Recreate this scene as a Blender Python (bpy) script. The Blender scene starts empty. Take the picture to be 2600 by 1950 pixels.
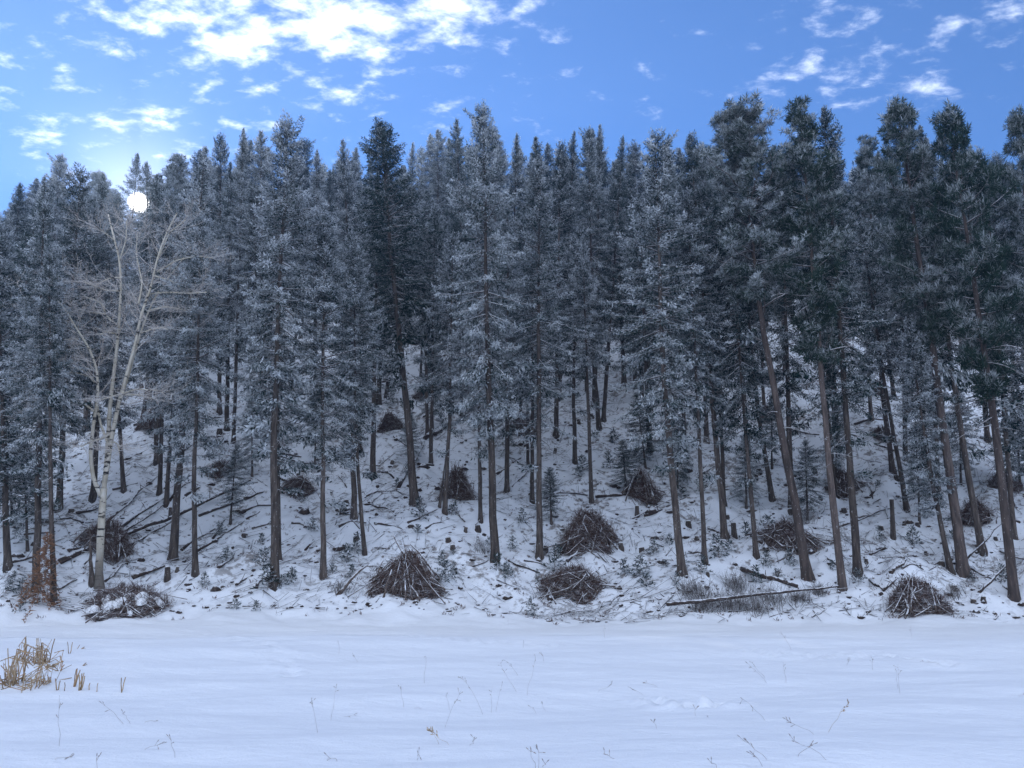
import bpy, math, random
import numpy as np
from mathutils import Vector, Matrix

random.seed(11)
RNG = np.random.default_rng(11)
sc = bpy.context.scene
COL = sc.collection

# ------------------------------------------------------------------ camera
FPX, CX, CY = 1963.0, 1300.0, 975.0          # focal length and centre, in pixels of the 2600 px wide photograph
PITCH = math.radians(13.8)
EYE = 1.6
cam_d = bpy.data.cameras.new("camera")
cam_d.sensor_width = 36.0
cam_d.lens = 36.0 * FPX / 2600.0
cam_d.clip_start = 0.1
cam_d.clip_end = 3000.0
cam = bpy.data.objects.new("camera", cam_d)
cam.location = (0, 0, EYE)
cam.rotation_euler = (math.radians(90) + PITCH, 0, 0)
COL.objects.link(cam)
sc.camera = cam
CP, SP = math.cos(PITCH), math.sin(PITCH)

def pix_dir(u, v):
    a, b = (u - CX) / FPX, (CY - v) / FPX
    d = np.array([a, CP - b * SP, SP + b * CP])
    return d / np.linalg.norm(d)

def project(p):
    x, y, z = p[0], p[1], p[2] - EYE
    f = y * CP + z * SP
    return CX + FPX * x / f, CY - FPX * (-y * SP + z * CP) / f, f

# ------------------------------------------------------------------ sky, sun, exposure
SUN_DIR = pix_dir(353, 515)
SUN_EL = math.asin(SUN_DIR[2])
SUN_AZ = math.atan2(SUN_DIR[0], SUN_DIR[1])      # clockwise from +Y
SKY_STRENGTH = 0.10
w = bpy.data.worlds.new("World")
sc.world = w
w.use_nodes = True
nt = w.node_tree
nt.nodes.clear()
NL = nt.links.new

def N(kind, **kw):
    n = nt.nodes.new(kind)
    for k, val in kw.items():
        setattr(n, k, val)
    return n

def M(op, a, b=None, clamp=False):
    n = N("ShaderNodeMath", operation=op, use_clamp=clamp)
    for i, x in enumerate((a, b)):
        if x is None:
            continue
        if isinstance(x, (int, float)):
            n.inputs[i].default_value = x
        else:
            NL(x, n.inputs[i])
    return n.outputs[0]

out = N("ShaderNodeOutputWorld")
bg = N("ShaderNodeBackground")
bg.inputs["Strength"].default_value = SKY_STRENGTH
NL(bg.outputs[0], out.inputs[0])
sky = N("ShaderNodeTexSky", sky_type="NISHITA", sun_disc=False)
sky.sun_elevation = SUN_EL
sky.sun_rotation = SUN_AZ
sky.altitude = 2200
sky.air_density = 1.0
sky.dust_density = 0.0
sky.ozone_density = 2.0
tc = N("ShaderNodeTexCoord")
sep = N("ShaderNodeSeparateXYZ")
NL(tc.outputs["Generated"], sep.inputs[0])
zz = M("MAXIMUM", M("ADD", sep.outputs[2], 0.10), 0.03)
comb = N("ShaderNodeCombineXYZ")
NL(M("DIVIDE", sep.outputs[0], zz), comb.inputs[0])
NL(M("DIVIDE", sep.outputs[1], zz), comb.inputs[1])
plane = comb.outputs[0]                          # the cloud deck seen as a plane overhead

def deck(u, v):
    d = pix_dir(u, v)
    k = max(d[2] + 0.10, 0.03)
    return (d[0] / k, d[1] / k, 0.0)

# banks of broken cloud: (u, v, radius on the deck, weight)
BANKS = [(560, 40, 0.17, 0.923), (760, 20, 0.17, 0.868), (690, 110, 0.085, 0.868), (870, 50, 0.128, 1.14), (850, 110, 0.085, 0.868),
         (1140, 10, 0.136, 0.868), (1190, 70, 0.068, 0.597), (940, 175, 0.0595, 0.552), (380, 40, 0.122, 0.338), (260, 110, 0.0918, 0.413), (170, 160, 0.0918, 0.45),
         (60, 100, 0.107, 0.262), (10, 150, 0.0612, 0.375), (620, 150, 0.0595, 0.644), (430, 110, 0.0425, 0.46),
         (45, 310, 0.109, 0.478), (270, 325, 0.068, 0.51), (410, 318, 0.0888, 0.605), (490, 330, 0.068, 0.541), (600, 320, 0.068, 0.383), (130, 385, 0.0816, 0.446),
         (180, 420, 0.068, 0.541), (520, 375, 0.0544, 0.319), (885, 250, 0.0595, 0.626), (950, 280, 0.0425, 0.391), (1085, 350, 0.068, 0.469), (1120, 330, 0.0595, 0.469), (690, 350, 0.0408, 0.383),
         (2150, 85, 0.0765, 0.64), (2120, 30, 0.0765, 0.44), (1990, 165, 0.051, 0.44), (2060, 175, 0.0765, 0.44), (2130, 190, 0.085, 0.48), (2210, 180, 0.102, 0.48),
         (2330, 165, 0.085, 0.4), (2330, 220, 0.085, 0.48), (2480, 60, 0.0765, 0.52), (2560, 25, 0.085, 0.68), (2400, 105, 0.051, 0.56), (2570, 90, 0.051, 0.36), (1920, 215, 0.051, 0.48), (1950, 265, 0.051, 0.36), (2380, 240, 0.051, 0.4)]
mask = None
for (u, v, r, a) in BANKS:
    vd = N("ShaderNodeVectorMath", operation="DISTANCE")
    NL(plane, vd.inputs[0])
    vd.inputs[1].default_value = deck(u, v)
    g = M("MULTIPLY", M("POWER", M("SUBTRACT", 1.0, M("DIVIDE", vd.outputs["Value"], r * 1.9), clamp=True), 1.5), a)
    mask = g if mask is None else M("MAXIMUM", mask, g)
# unseen cloud overhead and behind, thickened to brighten the shaded snow
big = N("ShaderNodeTexNoise", noise_dimensions="2D")
NL(plane, big.inputs["Vector"])
big.inputs["Scale"].default_value = 0.55
big.inputs["Detail"].default_value = 1.0
rot = N("ShaderNodeMapping")
NL(plane, rot.inputs["Vector"])
rot.inputs["Rotation"].default_value = (0, 0, math.radians(35))
rot.inputs["Scale"].default_value = (1.0, 1.5, 1.0)
n1 = N("ShaderNodeTexNoise", noise_dimensions="2D")
NL(rot.outputs[0], n1.inputs["Vector"])
n1.inputs["Scale"].default_value = 13.0
n1.inputs["Detail"].default_value = 8.0
n1.inputs["Roughness"].default_value = 0.6
n1.inputs["Distortion"].default_value = 0.12
far = N("ShaderNodeMapRange")
NL(big.outputs[0], far.inputs["Value"])
for i, x in enumerate((0.30, 0.55, 0.75, 1.3)):
    far.inputs[i + 1].default_value = x
behind = N("ShaderNodeMapRange")
NL(sep.outputs[1], behind.inputs["Value"])
for i, x in enumerate((0.45, 0.1, 0.0, 1.0)):
    behind.inputs[i + 1].default_value = x
cover = M("MAXIMUM", mask, M("MULTIPLY", far.outputs[0], behind.outputs[0]))
dens = N("ShaderNodeMapRange", interpolation_type="SMOOTHSTEP")
NL(M("ADD", n1.outputs[0], M("MULTIPLY", cover, 0.42)), dens.inputs["Value"])
for i, x in enumerate((0.61, 1.10, 0.0, 1.0)):
    dens.inputs[i + 1].default_value = x
# the sun's disc and the bright air round it
dot = N("ShaderNodeVectorMath", operation="DOT_PRODUCT")
NL(tc.outputs["Generated"], dot.inputs[0])
dot.inputs[1].default_value = tuple(SUN_DIR)
dsun = M("MAXIMUM", dot.outputs["Value"], 0.0)
halo = M("ADD", M("MULTIPLY", M("POWER", dsun, 60.0), 0.22), M("MULTIPLY", M("POWER", dsun, 500.0), 3.0))
disc = N("ShaderNodeMapRange", interpolation_type="SMOOTHSTEP")
NL(dot.outputs["Value"], disc.inputs["Value"])
for i, x in enumerate((math.cos(math.radians(0.74)), math.cos(math.radians(0.12)), 0.0, 70.0)):
    disc.inputs[i + 1].default_value = x
tint = N("ShaderNodeMix", data_type="RGBA", blend_type="MULTIPLY")
tint.inputs["Factor"].default_value = 1.0
NL(sky.outputs[0], tint.inputs["A"])
tint.inputs["B"].default_value = (0.42, 0.67, 0.97, 1)
lit = N("ShaderNodeMix", data_type="RGBA")
NL(M("MULTIPLY", dens.outputs[0], 0.93), lit.inputs["Factor"])
NL(tint.outputs["Result"], lit.inputs["A"])
ccol = N("ShaderNodeMix", data_type="RGBA", blend_type="ADD")
ccol.inputs["Factor"].default_value = 1.0
ccol.inputs["A"].default_value = (6.0, 6.65, 8.0, 1)
cg = N("ShaderNodeCombineColor")
for i, k in enumerate((4.0, 3.8, 3.6)):
    NL(M("MULTIPLY", M("POWER", dsun, 6.0), k), cg.inputs[i])
NL(cg.outputs[0], ccol.inputs["B"])
NL(ccol.outputs["Result"], lit.inputs["B"])
gl = N("ShaderNodeCombineColor")
for i, k in enumerate((1.0, 0.94, 0.82)):
    NL(M("MULTIPLY", M("ADD", halo, disc.outputs[0]), k), gl.inputs[i])
addg = N("ShaderNodeMix", data_type="RGBA", blend_type="ADD")
addg.inputs["Factor"].default_value = 1.0
NL(lit.outputs["Result"], addg.inputs["A"])
NL(gl.outputs[0], addg.inputs["B"])
NL(addg.outputs["Result"], bg.inputs["Color"])

sun_d = bpy.data.lights.new("sun", "SUN")
sun_d.energy = 2.0
sun_d.angle = math.radians(0.53)
sun_d.color = (1.0, 0.93, 0.82)
sun = bpy.data.objects.new("sun", sun_d)
sun.rotation_euler = Vector(SUN_DIR).to_track_quat("Z", "Y").to_euler()
sun.location = (-30, 60, 60)
COL.objects.link(sun)

sc.view_settings.view_transform = "Standard"
sc.view_settings.look = "None"
sc.view_settings.gamma = 1.0
sc.view_settings.use_curve_mapping = False
sc.view_settings.exposure = 1.21
sc.cycles.max_bounces = 8
sc.cycles.diffuse_bounces = 6
sc.cycles.transmission_bounces = 2
sc.cycles.caustics_reflective = False
sc.cycles.caustics_refractive = False
sc.cycles.sample_clamp_indirect = 6.0

# ------------------------------------------------------------------ materials
def material(name):
    m = bpy.data.materials.new(name)
    m.use_nodes = True
    t = m.node_tree
    t.nodes.clear()
    o = t.nodes.new("ShaderNodeOutputMaterial")
    return m, t, o

def node(t, kind, **kw):
    n = t.nodes.new(kind)
    for k, val in kw.items():
        setattr(n, k, val)
    return n

def noise(t, scale, detail=4, rough=0.55, coord=None, stretch=None):
    n = node(t, "ShaderNodeTexNoise")
    n.inputs["Scale"].default_value = scale
    n.inputs["Detail"].default_value = detail
    n.inputs["Roughness"].default_value = rough
    if coord is not None:
        if stretch:
            mp = node(t, "ShaderNodeMapping")
            mp.inputs["Scale"].default_value = stretch
            t.links.new(coord, mp.inputs["Vector"])
            coord = mp.outputs[0]
        t.links.new(coord, n.inputs["Vector"])
    return n.outputs[0]

def ramp(t, fac, stops):
    r = node(t, "ShaderNodeValToRGB")
    e = r.color_ramp.elements
    while len(e) < len(stops):
        e.new(0.5)
    for k, (p, c) in enumerate(stops):
        e[k].position = p
        e[k].color = (*c, 1)
    t.links.new(fac, r.inputs[0])
    return r.outputs[0]

def maprange(t, val, a, b, c=0.0, d=1.0, smooth=True):
    n = node(t, "ShaderNodeMapRange")
    if smooth:
        n.interpolation_type = "SMOOTHSTEP"
    t.links.new(val, n.inputs["Value"])
    for i, x in enumerate((a, b, c, d)):
        n.inputs[i + 1].default_value = x
    return n.outputs[0]

def math_(t, op, a, b, clamp=False):
    n = node(t, "ShaderNodeMath", operation=op, use_clamp=clamp)
    for i, x in enumerate((a, b)):
        if isinstance(x, (int, float)):
            n.inputs[i].default_value = x
        else:
            t.links.new(x, n.inputs[i])
    return n.outputs[0]

def mixc(t, fac, a, b):
    n = node(t, "ShaderNodeMix", data_type="RGBA")
    t.links.new(fac, n.inputs["Factor"])
    for k, x in (("A", a), ("B", b)):
        if isinstance(x, tuple):
            n.inputs[k].default_value = (*x, 1)
        else:
            t.links.new(x, n.inputs[k])
    return n.outputs["Result"]

def principled(t, o, col, rough=0.8, spec=0.2, bump=None):
    p = node(t, "ShaderNodeBsdfPrincipled")
    if isinstance(col, tuple):
        p.inputs["Base Color"].default_value = (*col, 1)
    else:
        t.links.new(col, p.inputs["Base Color"])
    p.inputs["Roughness"].default_value = rough
    p.inputs["Specular IOR Level"].default_value = spec
    if bump is not None:
        b = node(t, "ShaderNodeBump")
        b.inputs["Strength"].default_value = bump[1]
        b.inputs["Distance"].default_value = bump[2]
        t.links.new(bump[0], b.inputs["Height"])
        t.links.new(b.outputs[0], p.inputs["Normal"])
    t.links.new(p.outputs[0], o.inputs[0])
    return p

SNOW = (0.80, 0.82, 0.85)

def snow_ground_material():
    m, t, o = material("snow")
    g = node(t, "ShaderNodeNewGeometry").outputs["Position"]
    s = node(t, "ShaderNodeSeparateXYZ")
    t.links.new(g, s.inputs[0])
    forest = maprange(t, s.outputs[1], 30.0, 36.0)
    a = noise(t, 2.6, 6, 0.65, g)
    b = noise(t, 0.35, 3, 0.5, g)
    bare = maprange(t, math_(t, "ADD", a, math_(t, "MULTIPLY", b, 0.45)), 0.76, 0.90)
    bare = math_(t, "MULTIPLY", bare, forest)
    litter = ramp(t, noise(t, 14.0, 4, 0.6, g), [(0.3, (0.05, 0.035, 0.028)), (0.55, (0.12, 0.085, 0.06)), (0.75, (0.22, 0.17, 0.12))])
    col = mixc(t, math_(t, "MULTIPLY", bare, 0.8), SNOW, litter)
    fine = math_(t, "ADD", noise(t, 3.5, 6, 0.6, g, (0.6, 1.0, 1.0)), math_(t, "MULTIPLY", noise(t, 40.0, 3, 0.6, g), 0.12))
    principled(t, o, col, 0.65, 0.25, (fine, 0.75, 0.06))
    return m

def bark_material(name, dark, mid, lite, scale=9.0, snow_amt=0.5):
    m, t, o = material(name)
    c = node(t, "ShaderNodeTexCoord").outputs["Object"]
    f = noise(t, scale, 6, 0.65, c, (1.0, 1.0, 0.16))
    col = ramp(t, f, [(0.30, dark), (0.5, mid), (0.72, lite)])
    oi = node(t, "ShaderNodeObjectInfo").outputs["Random"]
    tone = maprange(t, oi, 0, 1, 0.75, 1.25, False)
    mul = node(t, "ShaderNodeMix", data_type="RGBA", blend_type="MULTIPLY")
    mul.inputs["Factor"].default_value = 1.0
    t.links.new(col, mul.inputs["A"])
    cc = node(t, "ShaderNodeCombineColor")
    for i in range(3):
        t.links.new(tone, cc.inputs[i])
    t.links.new(cc.outputs[0], mul.inputs["B"])
    # flakes of snow plastered into the bark
    fl = maprange(t, noise(t, 17.0, 3, 0.7, c, (1.0, 1.0, 0.35)), 0.635, 0.69, 0.0, snow_amt)
    col = mixc(t, fl, mul.outputs["Result"], SNOW)
    principled(t, o, col, 0.9, 0.1, (f, 1.0, 0.07))
    return m

def snowy_wood_material(name, dark, mid, lite, lo=0.45, hi=0.75, cover=0.9):
    """Weathered wood that carries snow wherever its surface faces up."""
    m, t, o = material(name)
    ge = node(t, "ShaderNodeNewGeometry")
    c = node(t, "ShaderNodeTexCoord").outputs["Object"]
    f = noise(t, 12.0, 5, 0.65, c)
    col = ramp(t, f, [(0.3, dark), (0.5, mid), (0.72, lite)])
    s = node(t, "ShaderNodeSeparateXYZ")
    t.links.new(ge.outputs["Normal"], s.inputs[0])
    br = noise(t, 5.0, 4, 0.6, ge.outputs["Position"])
    up = math_(t, "ADD", s.outputs[2], math_(t, "MULTIPLY", math_(t, "SUBTRACT", br, 0.5), 2.0))
    fac = maprange(t, up, lo, hi, 0.0, cover)
    col = mixc(t, fac, col, SNOW)
    principled(t, o, col, 0.85, 0.1)
    return m

def foliage_material(name, a, b, bark=False):
    m, t, o = material(name)
    oi = node(t, "ShaderNodeObjectInfo")
    at = node(t, "ShaderNodeAttribute", attribute_name="frost")
    green = mixc(t, oi.outputs["Random"], a, b)
    so = node(t, "ShaderNodeSeparateColor")
    t.links.new(oi.outputs["Color"], so.inputs[0])
    fr = math_(t, "ADD", at.outputs["Fac"], math_(t, "SUBTRACT", so.outputs[0], 0.5))
    fac = maprange(t, fr, 0.24, 1.0, 0.0, 0.85, False)
    col = mixc(t, fac, green, (0.74, 0.77, 0.80))
    df = node(t, "ShaderNodeBsdfDiffuse")
    tr = node(t, "ShaderNodeBsdfTranslucent")
    t.links.new(col, df.inputs[0])
    t.links.new(col, tr.inputs[0])
    mx = node(t, "ShaderNodeMixShader")
    mx.inputs[0].default_value = 0.28
    t.links.new(df.outputs[0], mx.inputs[1])
    t.links.new(tr.outputs[0], mx.inputs[2])
    t.links.new(mx.outputs[0], o.inputs[0])
    return m

def plain(name, col, rough=0.85):
    m, t, o = material(name)
    c = node(t, "ShaderNodeTexCoord").outputs["Object"]
    f = noise(t, 25.0, 3, 0.6, c)
    d = tuple(x * 0.65 for x in col)
    l = tuple(min(1, x * 1.3) for x in col)
    principled(t, o, ramp(t, f, [(0.3, d), (0.7, l)]), rough, 0.1)
    return m

MAT_SNOW = snow_ground_material()
MAT_CAP = plain("snow_cap", (0.78, 0.80, 0.83))
MAT_BARK = bark_material("fir_bark", (0.035, 0.028, 0.026), (0.085, 0.068, 0.058), (0.17, 0.14, 0.12))
MAT_PINE = bark_material("pine_bark", (0.042, 0.034, 0.031), (0.096, 0.075, 0.066), (0.18, 0.138, 0.118), 7.0, 0.45)
MAT_FIR = foliage_material("fir_needles", (0.013, 0.032, 0.029), (0.027, 0.052, 0.045))
MAT_PON = foliage_material("pine_needles", (0.020, 0.042, 0.032), (0.036, 0.064, 0.044))
MAT_DEADN = foliage_material("dead_needles", (0.27, 0.155, 0.095), (0.34, 0.20, 0.125))
MAT_TWIG = snowy_wood_material("snowy_twig", (0.05, 0.042, 0.040), (0.11, 0.092, 0.085), (0.2, 0.17, 0.15), 0.35, 0.75, 0.85)
MAT_WOOD = snowy_wood_material("snowy_wood", (0.045, 0.034, 0.030), (0.12, 0.092, 0.078), (0.23, 0.18, 0.15), 0.16, 0.66, 0.88)
MAT_LOG = snowy_wood_material("log_bark", (0.025, 0.018, 0.017), (0.060, 0.045, 0.040), (0.14, 0.105, 0.085), 0.40, 0.66)
MAT_SLASH = snowy_wood_material("dead_slash", (0.040, 0.024, 0.021), (0.105, 0.062, 0.050), (0.19, 0.125, 0.098), 0.62, 1.1, 0.75)
MAT_CUT = plain("cut_wood", (0.27, 0.17, 0.10))
def straw_material():
    m, t, o = material("straw")
    c = node(t, "ShaderNodeTexCoord").outputs["Object"]
    rn = node(t, "ShaderNodeObjectInfo").outputs["Random"]
    a = ramp(t, rn, [(0.0, (0.28, 0.20, 0.13)), (0.35, (0.46, 0.33, 0.20)), (0.7, (0.54, 0.42, 0.28)), (1.0, (0.46, 0.26, 0.13))])
    f = noise(t, 14.0, 4, 0.6, c)
    dk = node(t, "ShaderNodeMix", data_type="RGBA", blend_type="MULTIPLY")
    dk.inputs["Factor"].default_value = 1.0
    t.links.new(a, dk.inputs["A"])
    t.links.new(ramp(t, f, [(0.3, (0.5, 0.48, 0.46)), (0.65, (1.1, 1.08, 1.05))]), dk.inputs["B"])
    principled(t, o, dk.outputs["Result"], 0.85, 0.1)
    return m
MAT_STRAW = straw_material()
MAT_WEED = plain("dry_weed", (0.28, 0.23, 0.20))

def aspen_material():
    m, t, o = material("aspen_bark")
    c = node(t, "ShaderNodeTexCoord").outputs["Object"]
    base = ramp(t, noise(t, 3.0, 4, 0.6, c, (1, 1, 0.5)), [(0.3, (0.38, 0.33, 0.25)), (0.55, (0.54, 0.49, 0.40)), (0.8, (0.68, 0.65, 0.58))])
    band = noise(t, 2.2, 5, 0.65, c, (0.8, 0.8, 3.4))
    fac = maprange(t, band, 0.555, 0.61)
    col = mixc(t, fac, base, (0.035, 0.030, 0.028))
    s = node(t, "ShaderNodeSeparateXYZ")
    t.links.new(c, s.inputs[0])
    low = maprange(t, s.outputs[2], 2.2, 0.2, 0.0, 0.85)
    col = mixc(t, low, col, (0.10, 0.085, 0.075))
    principled(t, o, col, 0.7, 0.2, (band, 0.5, 0.03))
    return m

def aspen_twig_material():
    return snowy_wood_material("aspen_twig", (0.38, 0.32, 0.27), (0.52, 0.45, 0.39), (0.66, 0.60, 0.53), 0.15, 0.7, 0.8)

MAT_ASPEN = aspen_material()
MAT_ATWIG = aspen_twig_material()

# ------------------------------------------------------------------ mesh helpers
def np_mesh(name, V, F, mats, mi=None, frost=None, smooth=False):
    """V (n,3); F a list of index arrays, each (m,3) or (m,4); mi / frost one value per face in the same order."""
    me = bpy.data.meshes.new(name)
    F = [f for f in F if len(f)]
    tot = np.concatenate([np.full(len(f), f.shape[1]) for f in F]).astype(np.int32)
    idx = np.concatenate([f.reshape(-1) for f in F]).astype(np.int32)
    me.vertices.add(len(V))
    me.vertices.foreach_set("co", np.ascontiguousarray(V, dtype=np.float32).reshape(-1))
    me.loops.add(len(idx))
    me.loops.foreach_set("vertex_index", idx)
    me.polygons.add(len(tot))
    me.polygons.foreach_set("loop_start", np.concatenate([[0], np.cumsum(tot)[:-1]]).astype(np.int32))
    me.polygons.foreach_set("loop_total", tot)
    for m in mats:
        me.materials.append(m)
    if mi is not None:
        me.polygons.foreach_set("material_index", np.asarray(mi, dtype=np.int32))
    if smooth:
        me.polygons.foreach_set("use_smooth", np.ones(len(tot), dtype=bool))
    if frost is not None:
        at = me.attributes.new("frost", "FLOAT", "FACE")
        at.data.foreach_set("value", np.asarray(frost, dtype=np.float32))
    me.update(calc_edges=True)
    return me

def link(name, me, parent=None, loc=None):
    o = bpy.data.objects.new(name, me)
    COL.objects.link(o)
    if parent is not None:
        o.parent = parent
    if loc is not None:
        o.location = loc
    return o

def tag(o, label=None, cat=None, group=None, kind=None):
    for k, x in (("label", label), ("category", cat), ("group", group), ("kind", kind)):
        if x:
            o[k] = x
    return o

def tube(path, radii, sides=8, cap=True):
    P = np.asarray(path, float)
    n = len(P)
    T = np.gradient(P, axis=0)
    T /= np.linalg.norm(T, axis=1)[:, None] + 1e-9
    ref = np.array([1.0, 0.02, 0.03]) if abs(T[0][0]) < 0.8 else np.array([0.02, 1.0, 0.03])
    A = ref - T * (T @ ref)[:, None]
    A /= np.linalg.norm(A, axis=1)[:, None]
    B = np.cross(T, A)
    th = np.linspace(0, 2 * math.pi, sides, endpoint=False)
    R = np.asarray(radii, float)
    if R.ndim == 1:
        R = np.repeat(R[:, None], sides, 1)
    V = (P[:, None] + A[:, None] * (np.cos(th)[None, :, None] * R[:, :, None]) + B[:, None] * (np.sin(th)[None, :, None] * R[:, :, None])).reshape(-1, 3)
    i = np.arange(n - 1)[:, None] * sides
    j = np.arange(sides)[None, :]
    k = (j + 1) % sides
    F = np.stack([i + j, i + k, i + sides + k, i + sides + j], -1).reshape(-1, 4)
    Fs = [F]
    if cap:
        V = np.vstack([V, P[0] - T[0] * 0.001, P[-1] + T[-1] * 0.001])
        j = np.arange(sides)
        k = (j + 1) % sides
        Fs.append(np.stack([k, j, np.full(sides, n * sides)], -1))
        Fs.append(np.stack([(n - 1) * sides + j, (n - 1) * sides + k, np.full(sides, n * sides + 1)], -1))
    return V, Fs

def merge(parts):
    """[(V, [F...])] -> V, F list with equal arity joined"""
    off, Vs, by = 0, [], {}
    for V, Fs in parts:
        for f in Fs:
            by.setdefault(f.shape[1], []).append(f + off)
        Vs.append(V)
        off += len(V)
    return np.vstack(Vs), [np.concatenate(by[k]) for k in sorted(by)]

def frame(D):
    D = D / (np.linalg.norm(D, axis=1)[:, None] + 1e-9)
    ref = np.where(np.abs(D[:, 2:3]) > 0.9, np.array([[1.0, 0, 0]]), np.array([[0, 0, 1.0]]))
    A = np.cross(D, ref)
    A /= np.linalg.norm(A, axis=1)[:, None] + 1e-9
    return D, A, np.cross(A, D)

def prisms(P0, P1, R0, R1):
    """three-sided tapered sticks -> V, quads"""
    P0, P1 = np.atleast_2d(P0), np.atleast_2d(P1)
    n = len(P0)
    R0, R1 = np.broadcast_to(R0, n), np.broadcast_to(R1, n)
    D, A, B = frame(P1 - P0)
    V = np.empty((n, 6, 3))
    for k in range(3):
        a = 2 * math.pi * k / 3 + math.pi / 2
        off = A * math.cos(a) + B * math.sin(a)
        V[:, k] = P0 + off * R0[:, None]
        V[:, 3 + k] = P1 + off * R1[:, None]
    b = np.arange(n)[:, None] * 6
    F = np.concatenate([b + np.array([[k, (k + 1) % 3, 3 + (k + 1) % 3, 3 + k]]) for k in range(3)])
    return V.reshape(-1, 3), F

def blades(P, D, Nrm, L, W, mid=0.45):
    """leaf-sized rhombs: root, two shoulders, tip"""
    D = D / (np.linalg.norm(D, axis=1)[:, None] + 1e-9)
    S = np.cross(D, Nrm)
    S /= np.linalg.norm(S, axis=1)[:, None] + 1e-9
    n = len(P)
    V = np.empty((n, 4, 3))
    V[:, 0] = P
    V[:, 1] = P + D * (L * mid)[:, None] + S * W[:, None]
    V[:, 2] = P + D * L[:, None]
    V[:, 3] = P + D * (L * mid)[:, None] - S * W[:, None]
    return V.reshape(-1, 3), np.arange(n * 4).reshape(-1, 4)

# ------------------------------------------------------------------ terrain
_wr = np.random.default_rng(5)
WAVES = []
for wl, amp in ((17, .30), (9, .20), (5, .17), (2.7, .13), (1.5, .085), (0.8, .050)):
    for _ in range(4):
        a = _wr.uniform(0, math.pi)
        WAVES.append((math.cos(a) * 2 * math.pi / wl, math.sin(a) * 2 * math.pi / wl, _wr.uniform(0, 6.28), amp / 2))
MEADOW = []
for wl, amp in ((14, .06), (6, .036), (3.1, .024), (1.7, .014), (0.8, .007)):
    for _ in range(3):
        a = math.pi / 2 + _wr.normal(0, 0.35)
        MEADOW.append((math.cos(a) * 2 * math.pi / wl, math.sin(a) * 2 * math.pi / wl, _wr.uniform(0, 6.28), amp / 1.5))

def ground(x, y):
    x, y = np.asarray(x, float), np.asarray(y, float)
    foot = 29.2 + 0.7 * np.sin(x * 0.13 + 0.6) + 0.35 * np.sin(x * 0.37)
    t = np.maximum(y - foot, 0)
    s = 0.605
    z = s * (np.sqrt(t * t + 16) - 4)
    d = y - 124
    z = z - (s + 0.16) * 0.5 * (d + np.sqrt(d * d + 100)) * (y > 20)
    z = z + (s + 0.16) * 0.5 * 100 / (2 * 90) * 0
    rough = np.clip((y - foot + 1.0) / 5.0, 0, 1)
    h = np.zeros_like(z)
    for kx, ky, ph, am in WAVES:
        h = h + am * np.sin(kx * x + ky * y + ph)
    hm = np.zeros_like(z)
    for kx, ky, ph, am in MEADOW:
        hm = hm + am * np.sin(kx * x + ky * y + ph)
    z = z + h * rough + hm * (1 - rough) * np.clip(np.hypot(x, y) / 5, 0.2, 1)
    return np.maximum(z, -0.4)

_ts = np.concatenate([np.linspace(3, 60, 3000), np.linspace(60.05, 230, 3000)])
def hit(u, v):
    d = pix_dir(u, v)
    P = d[None] * _ts[:, None] + np.array([0, 0, EYE])
    below = P[:, 2] < ground(P[:, 0], P[:, 1])
    k = int(np.argmax(below)) if below.any() else len(_ts) - 1
    p = P[k].copy()
    p[2] = float(ground(p[0], p[1]))
    return p

def at_y(u, v, y):
    d = pix_dir(u, v)
    return d * (y / d[1]) + np.array([0, 0, EYE])

def build_ground():
    ys = [-400, -250, -150, -90, -50, -28, -14, -6, 0, 2, 3.2]
    y = 4.0
    while y < 62:
        ys.append(y)
        y += max(0.045, min(0.17, y * 0.0085) if y < 28 else 0.17)
    while y < 160:
        ys.append(y)
        y += 0.55
    while y < 560:
        ys.append(y)
        y *= 1.12
    ys = np.array(ys)
    uu = np.concatenate([[-3.2, -2.7, -2.3, -2, -1.75, -1.55, -1.35, -1.2, -1.05], np.linspace(-0.92, 0.92, 430), [1.05, 1.2, 1.35, 1.55, 1.75, 2, 2.3, 2.7, 3.2]])
    wdt = np.maximum(np.abs(ys), 6.0) + 6.0
    X = uu[None, :] * np.minimum(wdt, 130)[:, None] * np.where(np.abs(uu) > 1, np.maximum(1, np.minimum(4, 60 / np.minimum(wdt, 130)))[:, None], 1)
    Y = np.repeat(ys[:, None], len(uu), 1)
    Z = ground(X, Y)
    V = np.stack([X, Y, Z], -1).reshape(-1, 3)
    tr = np.random.default_rng(77)
    for path in ([(880, 1610), (1010, 1615), (1130, 1622), (1260, 1632), (1440, 1640)], [(520, 1610), (580, 1618), (640, 1630), (720, 1660), (735, 1720)], [(1900, 1650), (2060, 1668), (2230, 1660), (2420, 1690)], [(1640, 1780), (1750, 1800), (1880, 1790)]):
        W_ = np.array([hit(*p) for p in path])
        q = np.linspace(0, len(path) - 1, 26)
        for k_, t_ in enumerate(q):
            px = np.interp(t_, range(len(path)), W_[:, 0]) + tr.normal(0, 0.05)
            py = np.interp(t_, range(len(path)), W_[:, 1]) + (0.14 if k_ % 2 else -0.14) + tr.normal(0, 0.06)
            ix = (np.abs(Y - py) < 0.6) & (np.abs(X - px) < 0.6)
            d2 = (X[ix] - px) ** 2 + (Y[ix] - py) ** 2
            Z[ix] += -0.075 * np.exp(-d2 / 0.012) + 0.022 * np.exp(-(np.sqrt(d2) - 0.2) ** 2 / 0.008)
    V = np.stack([X, Y, Z], -1).reshape(-1, 3)
    nx = len(uu)
    i = np.arange(len(ys) - 1)[:, None] * nx
    j = np.arange(nx - 1)[None, :]
    F = np.stack([i + j, i + j + 1, i + nx + j + 1, i + nx + j], -1).reshape(-1, 4)
    o = link("ground", np_mesh("ground", V, [F], [MAT_SNOW], smooth=True))
    tag(o, kind="structure")
build_ground()

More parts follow.
